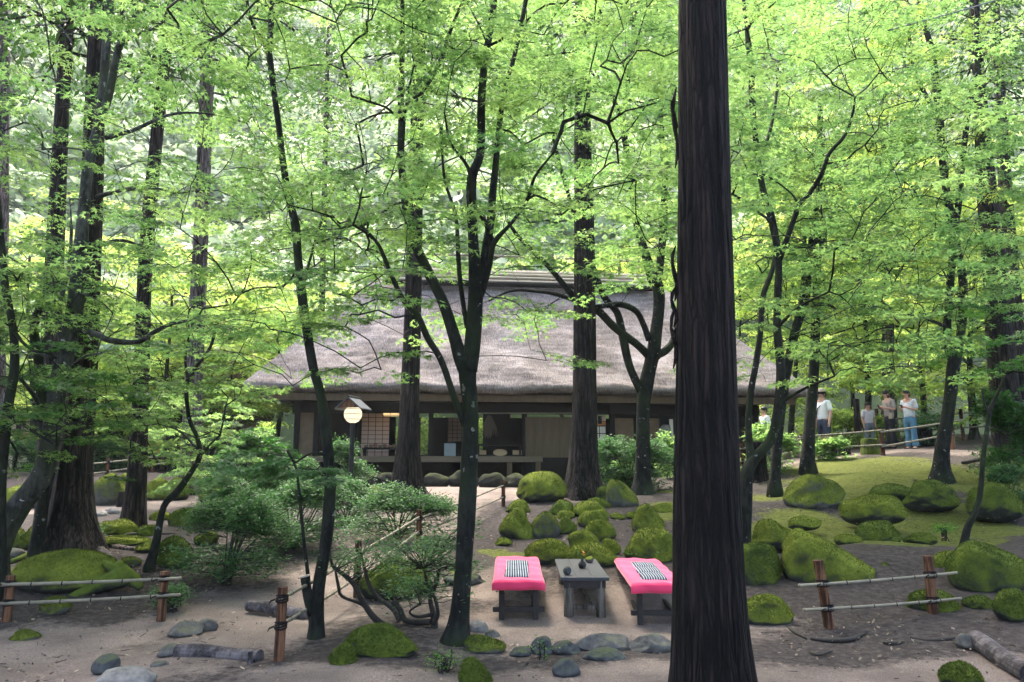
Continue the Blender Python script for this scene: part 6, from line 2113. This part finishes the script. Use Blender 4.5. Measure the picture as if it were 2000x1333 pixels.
def skin_obj(name, verts, edges, radii, mat, parent, sub=2):
    me = bpy.data.meshes.new(name)
    me.from_pydata([tuple(v) for v in verts], edges, [])
    o = bpy.data.objects.new(name, me)
    COL.objects.link(o)
    me.materials.append(mat)
    o.parent = parent
    md = o.modifiers.new('skin', 'SKIN')
    if not me.skin_vertices:
        me.skin_vertices.new()
    for k, r_ in enumerate(radii):
        r_ = r_ if isinstance(r_, tuple) else (r_, r_)
        me.skin_vertices[0].data[k].radius = r_
        me.skin_vertices[0].data[k].use_root = (k == 0)
    sb = o.modifiers.new('sub', 'SUBSURF')
    sb.levels = sub
    sb.render_levels = sub
    for p in me.polygons:
        p.use_smooth = True
    return o


def person(px, py, hpx, label, face, top, bottom, shorts=False, arms='down', head_tilt=0., child=False, hat=None, hair_long=False, extra=None, wide=1., flared=False, sleeve=.45):
    g = G(px, py)
    Ht = hpx * g[1] / F
    k = Ht / 1.68
    root = empty('person', g, label, 'person', rz=face)       # faces local -Y
    root.scale = (k * (1.08 if child else 1) * wide, k * (1.08 if child else 1) * wide, k)
    hs = 1.18 if child else 1.0
    # joints
    pel = (0, .01, .92); wst = (0, .0, 1.06); chs = (0, .0, 1.24); nb = (0, .015, 1.40); hd0 = (0, .0 - head_tilt * .03, 1.47)
    hd1 = (0, -.015 - head_tilt * .06, 1.56); hd2 = (0, -.01 - head_tilt * .05, 1.63)
    V = [pel, wst, chs, nb, hd0, hd1, hd2]
    E = [(0, 1), (1, 2), (2, 3), (3, 4), (4, 5), (5, 6)]
    Rr = [(.15, .1), (.125, .09), (.15, .1), (.075, .065), (.05 * hs, .055 * hs), (.078 * hs, .095 * hs), (.062 * hs, .075 * hs)]

    def add(p, par, r_):
        V.append(p); Rr.append(r_); E.append((par, len(V) - 1))
        return len(V) - 1
    legs = []
    for s_ in (-1, 1):
        h = add((s_ * .09, .0, .86), 0, .085)
        kn = add((s_ * .1, -.015 if s_ > 0 else .02, .48), h, .055)
        ak = add((s_ * .105, .02 if s_ > 0 else .05, .085), kn, .036)
        ft = add((s_ * .115, -.1 if s_ > 0 else -.07, .035), ak, (.038, .03))
        legs.append((h, kn, ak, ft))
        sh_ = add((s_ * .165, .01, 1.365), 3, .055)
        if arms == 'down':
            el = add((s_ * .215, .03, 1.09), sh_, .04)
            wr = add((s_ * .215, -.03, .86), el, .028)
            hn = add((s_ * .212, -.045, .79), wr, (.03, .022))
            base_d = np.array([0, -.02, -.07])
        else:
            el = add((s_ * .225, .02, 1.1), sh_, .04)
            wr = add((s_ * .1, -.24, 1.17), el, .028)
            hn = add((s_ * .055, -.3, 1.19), wr, (.03, .022))
            base_d = np.array([-s_ * .035, -.05, .01])
        for q in range(4):     # fingers
            off = np.array([(q - 1.5) * .016, 0, 0]) if arms == 'down' else np.array([0, 0, (q - 1.5) * .016])
            a0 = add(tuple(np.array(V[hn]) + off + base_d * .45), hn, .0095)
            add(tuple(np.array(V[hn]) + off * 1.1 + base_d * (.95 + .12 * (q in (1, 2))) + np.array([0, .012, 0])), a0, .008)
        add(tuple(np.array(V[hn]) + np.array([-s_ * .012, -.035, .0])), hn, .01)
    skin_obj('body', V, E, Rr, M['skin'], root, 2)
    # face features as real geometry: nose, eyes, mouth, ears
    hc = np.array(hd1)
    fb = MB()
    fb.add([hc + np.array(q) for q in ((0, -.118 * hs, -.005), (-.014, -.095 * hs, -.02), (.014, -.095 * hs, -.02), (0, -.096 * hs, .03))], [(0, 1, 3), (0, 3, 2), (0, 2, 1)])
    for s_ in (-1, 1):
        fb.lathe(hc + np.array([s_ * .082 * hs, .01, -.03]), [(.008, 0), (.016, .015), (.016, .04), (.008, .055)], 8)
    fb.build('nose', M['skin'], root, smooth=True)
    ey = MB()
    for s_ in (-1, 1):
        ey.box(hc + np.array([s_ * .03, -.09 * hs, .018]), (.022, .012, .01))
    ey.box(hc + np.array([0, -.088 * hs, -.045]), (.035, .012, .008))
    ey.build('eyes', M['hair'], root)
    # hair cap
    hv = ICO4[0] * np.array([.094, .108, .1]) * hs
    keep = (hv[:, 1] > -.02) | (hv[:, 2] > .045)
    hv = hv.copy()
    hv[~keep] *= .8
    if hair_long:
        lo = (hv[:, 1] > .0) & (hv[:, 2] < 0)
        hv[lo, 2] *= 2.2
    link('hair', fast_mesh('hair', hv + hc + np.array([0, .012, .035]), ICO4[1], 3, None, True), M['hair'], root)
    if hat:
        hb_ = MB().lathe(hc + np.array([0, 0, .07]), [(.17, 0), (.175, .006), (.11, .014), (.108, .05), (.09, .09), (.03, .1)], 22)
        hb_.build('hat', M[hat], root, smooth=True)
    # shirt: trunk and sleeves
    sv_ = [(0, .01, .88), (0, 0, 1.0), (0, 0, 1.24), (0, .012, 1.37), (0, .012, 1.405)]
    se = [(0, 1), (1, 2), (2, 3), (3, 4)]
    sr = [(.172, .125), (.158, .115), (.172, .12), (.12, .085), (.07, .068)]
    for s_, (h, kn, ak, ft) in zip((-1, 1), legs):
        i0 = len(sv_)
        ish = h + 4
        a, b = np.array(V[ish]), np.array(V[ish + 1])
        sv_ += [tuple(a), tuple(a + (b - a) * .5), tuple(a + (b - a) * (sleeve * 2))]
        sr += [.068, .064, .06]
        se += [(3, i0), (i0, i0 + 1), (i0 + 1, i0 + 2)]
    skin_obj('shirt', sv_, se, sr, M[top], root, 2)
    # trousers
    tv = [(0, .01, .98), (0, .01, .9)]
    te = [(0, 1)]
    trd = [(.15, .11), (.165, .122)]
    for s_, (h, kn, ak, ft) in zip((-1, 1), legs):
        a, b, c = np.array(V[h]), np.array(V[kn]), np.array(V[ak])
        i0 = len(tv)
        if shorts:
            tv += [tuple(a + np.array([0, 0, -.06])), tuple(a + (b - a) * .55), tuple(b + np.array([0, 0, .03]))]
            trd += [.1, .095, .09]
        else:
            tv += [tuple(a + np.array([0, 0, -.06])), tuple(b), tuple(c + np.array([0, 0, -.02]))]
            trd += [.1, .072, .1 if flared else .06]
        te += [(1, i0), (i0, i0 + 1), (i0 + 1, i0 + 2)]
    skin_obj('trousers', tv, te, trd, M[bottom], root, 2)
    for s_, (h, kn, ak, ft) in zip((-1, 1), legs):
        f_ = np.array(V[ft])
        MB().box(f_ + np.array([0, .03, -.012]), (.085, .24, .05)).build('shoe', M['black_cloth'], root, bevel=.02)
    if extra == 'bag':
        MB().box((.2, -.12, .92), (.14, .06, .17)).build('bag', M['khaki_cloth'], root, bevel=.015)
        MB().tube([(.2, -.1, 1.0), (.12, -.13, 1.2), (-.08, -.05, 1.4)], .008, 5).build('bag_strap', M['black_cloth'], root)
    if extra == 'strap':
        MB().tube([(.1, .12, .95), (.12, -.02, 1.42), (-.02, -.13, 1.2), (-.14, -.08, .98)], .014, 6).build('bag_strap', M['black_cloth'], root)
    return root, g, k, face


def held(pr, label, loc=(0, -.33, 1.2)):
    root, g, k, face = pr
    c, s_ = math.cos(face), math.sin(face)
    w = g + np.array([c * loc[0] - s_ * loc[1], s_ * loc[0] + c * loc[1], loc[2]]) * k
    o = MB().box((0, 0, 0), (.075, .012, .15)).build('phone', M['iron'], None, w, bevel=.004, label=label, cat='phone')
    o.rotation_euler = (R(55), 0, face)


person(1613, 890, 126, 'person in a loose white shirt, dark shorts and cap standing on the upper path', R(-70), 'white_cloth', 'navy_cloth', shorts=True, hat='khaki_cloth', extra='strap', wide=1.12)
person(1701, 876, 88, 'child in a lilac T-shirt and slate shorts facing the camera by the fence post', R(8), 'lilac_cloth', 'slate_cloth', child=True)
pr = person(1742, 876, 112, 'person in a taupe top and black wide trousers looking at a phone', R(-75), 'taupe_cloth', 'black_cloth', arms='hold', head_tilt=1., hair_long=True, extra='bag', flared=True)
held(pr, 'dark phone held by the person in the taupe top')
pr = person(1782, 879, 116, 'person in a pale blue blouse and flared jeans looking down at a phone', R(-60), 'pale_blue_cloth', 'denim', arms='hold', head_tilt=1., hair_long=True, flared=True)
held(pr, 'dark phone held by the person in jeans')
person(1498, 905, 108, 'person in white mostly hidden by leaves near the right end of the house', R(-80), 'white_cloth', 'navy_cloth')

# overhead cable at the top right
a, b = P(1740, 58, 9.0), P(1925, -4, 12)
b2 = a + (b - a) * 3
a2 = a - (b - a) * .02
tt = np.linspace(0, 1, 14)[:, None]
MB().tube(a2 + (b2 - a2) * tt + np.stack([np.zeros(14), np.zeros(14), -.12 * np.sin(np.pi * tt[:, 0])], 1), .012, 6).build('overhead_cable', M['iron'], None, label='thin black cable slanting across the top right corner', cat='cable')

# ------------------------------------------------------------------ haze
hm, nt, out = new_mat('haze_air')
pv = nn(nt, 'ShaderNodeVolumePrincipled')
pv.inputs['Color'].default_value = (.9, .97, 1, 1)
pv.inputs['Density'].default_value = .0005
pv.inputs['Anisotropy'].default_value = .2
nt.links.new(pv.outputs[0], out.inputs['Volume'])
MB().box((0, 85, 70), (760, 420, 143)).build('haze', hm, None, label='pale mountain haze filling the valley', kind='stuff')
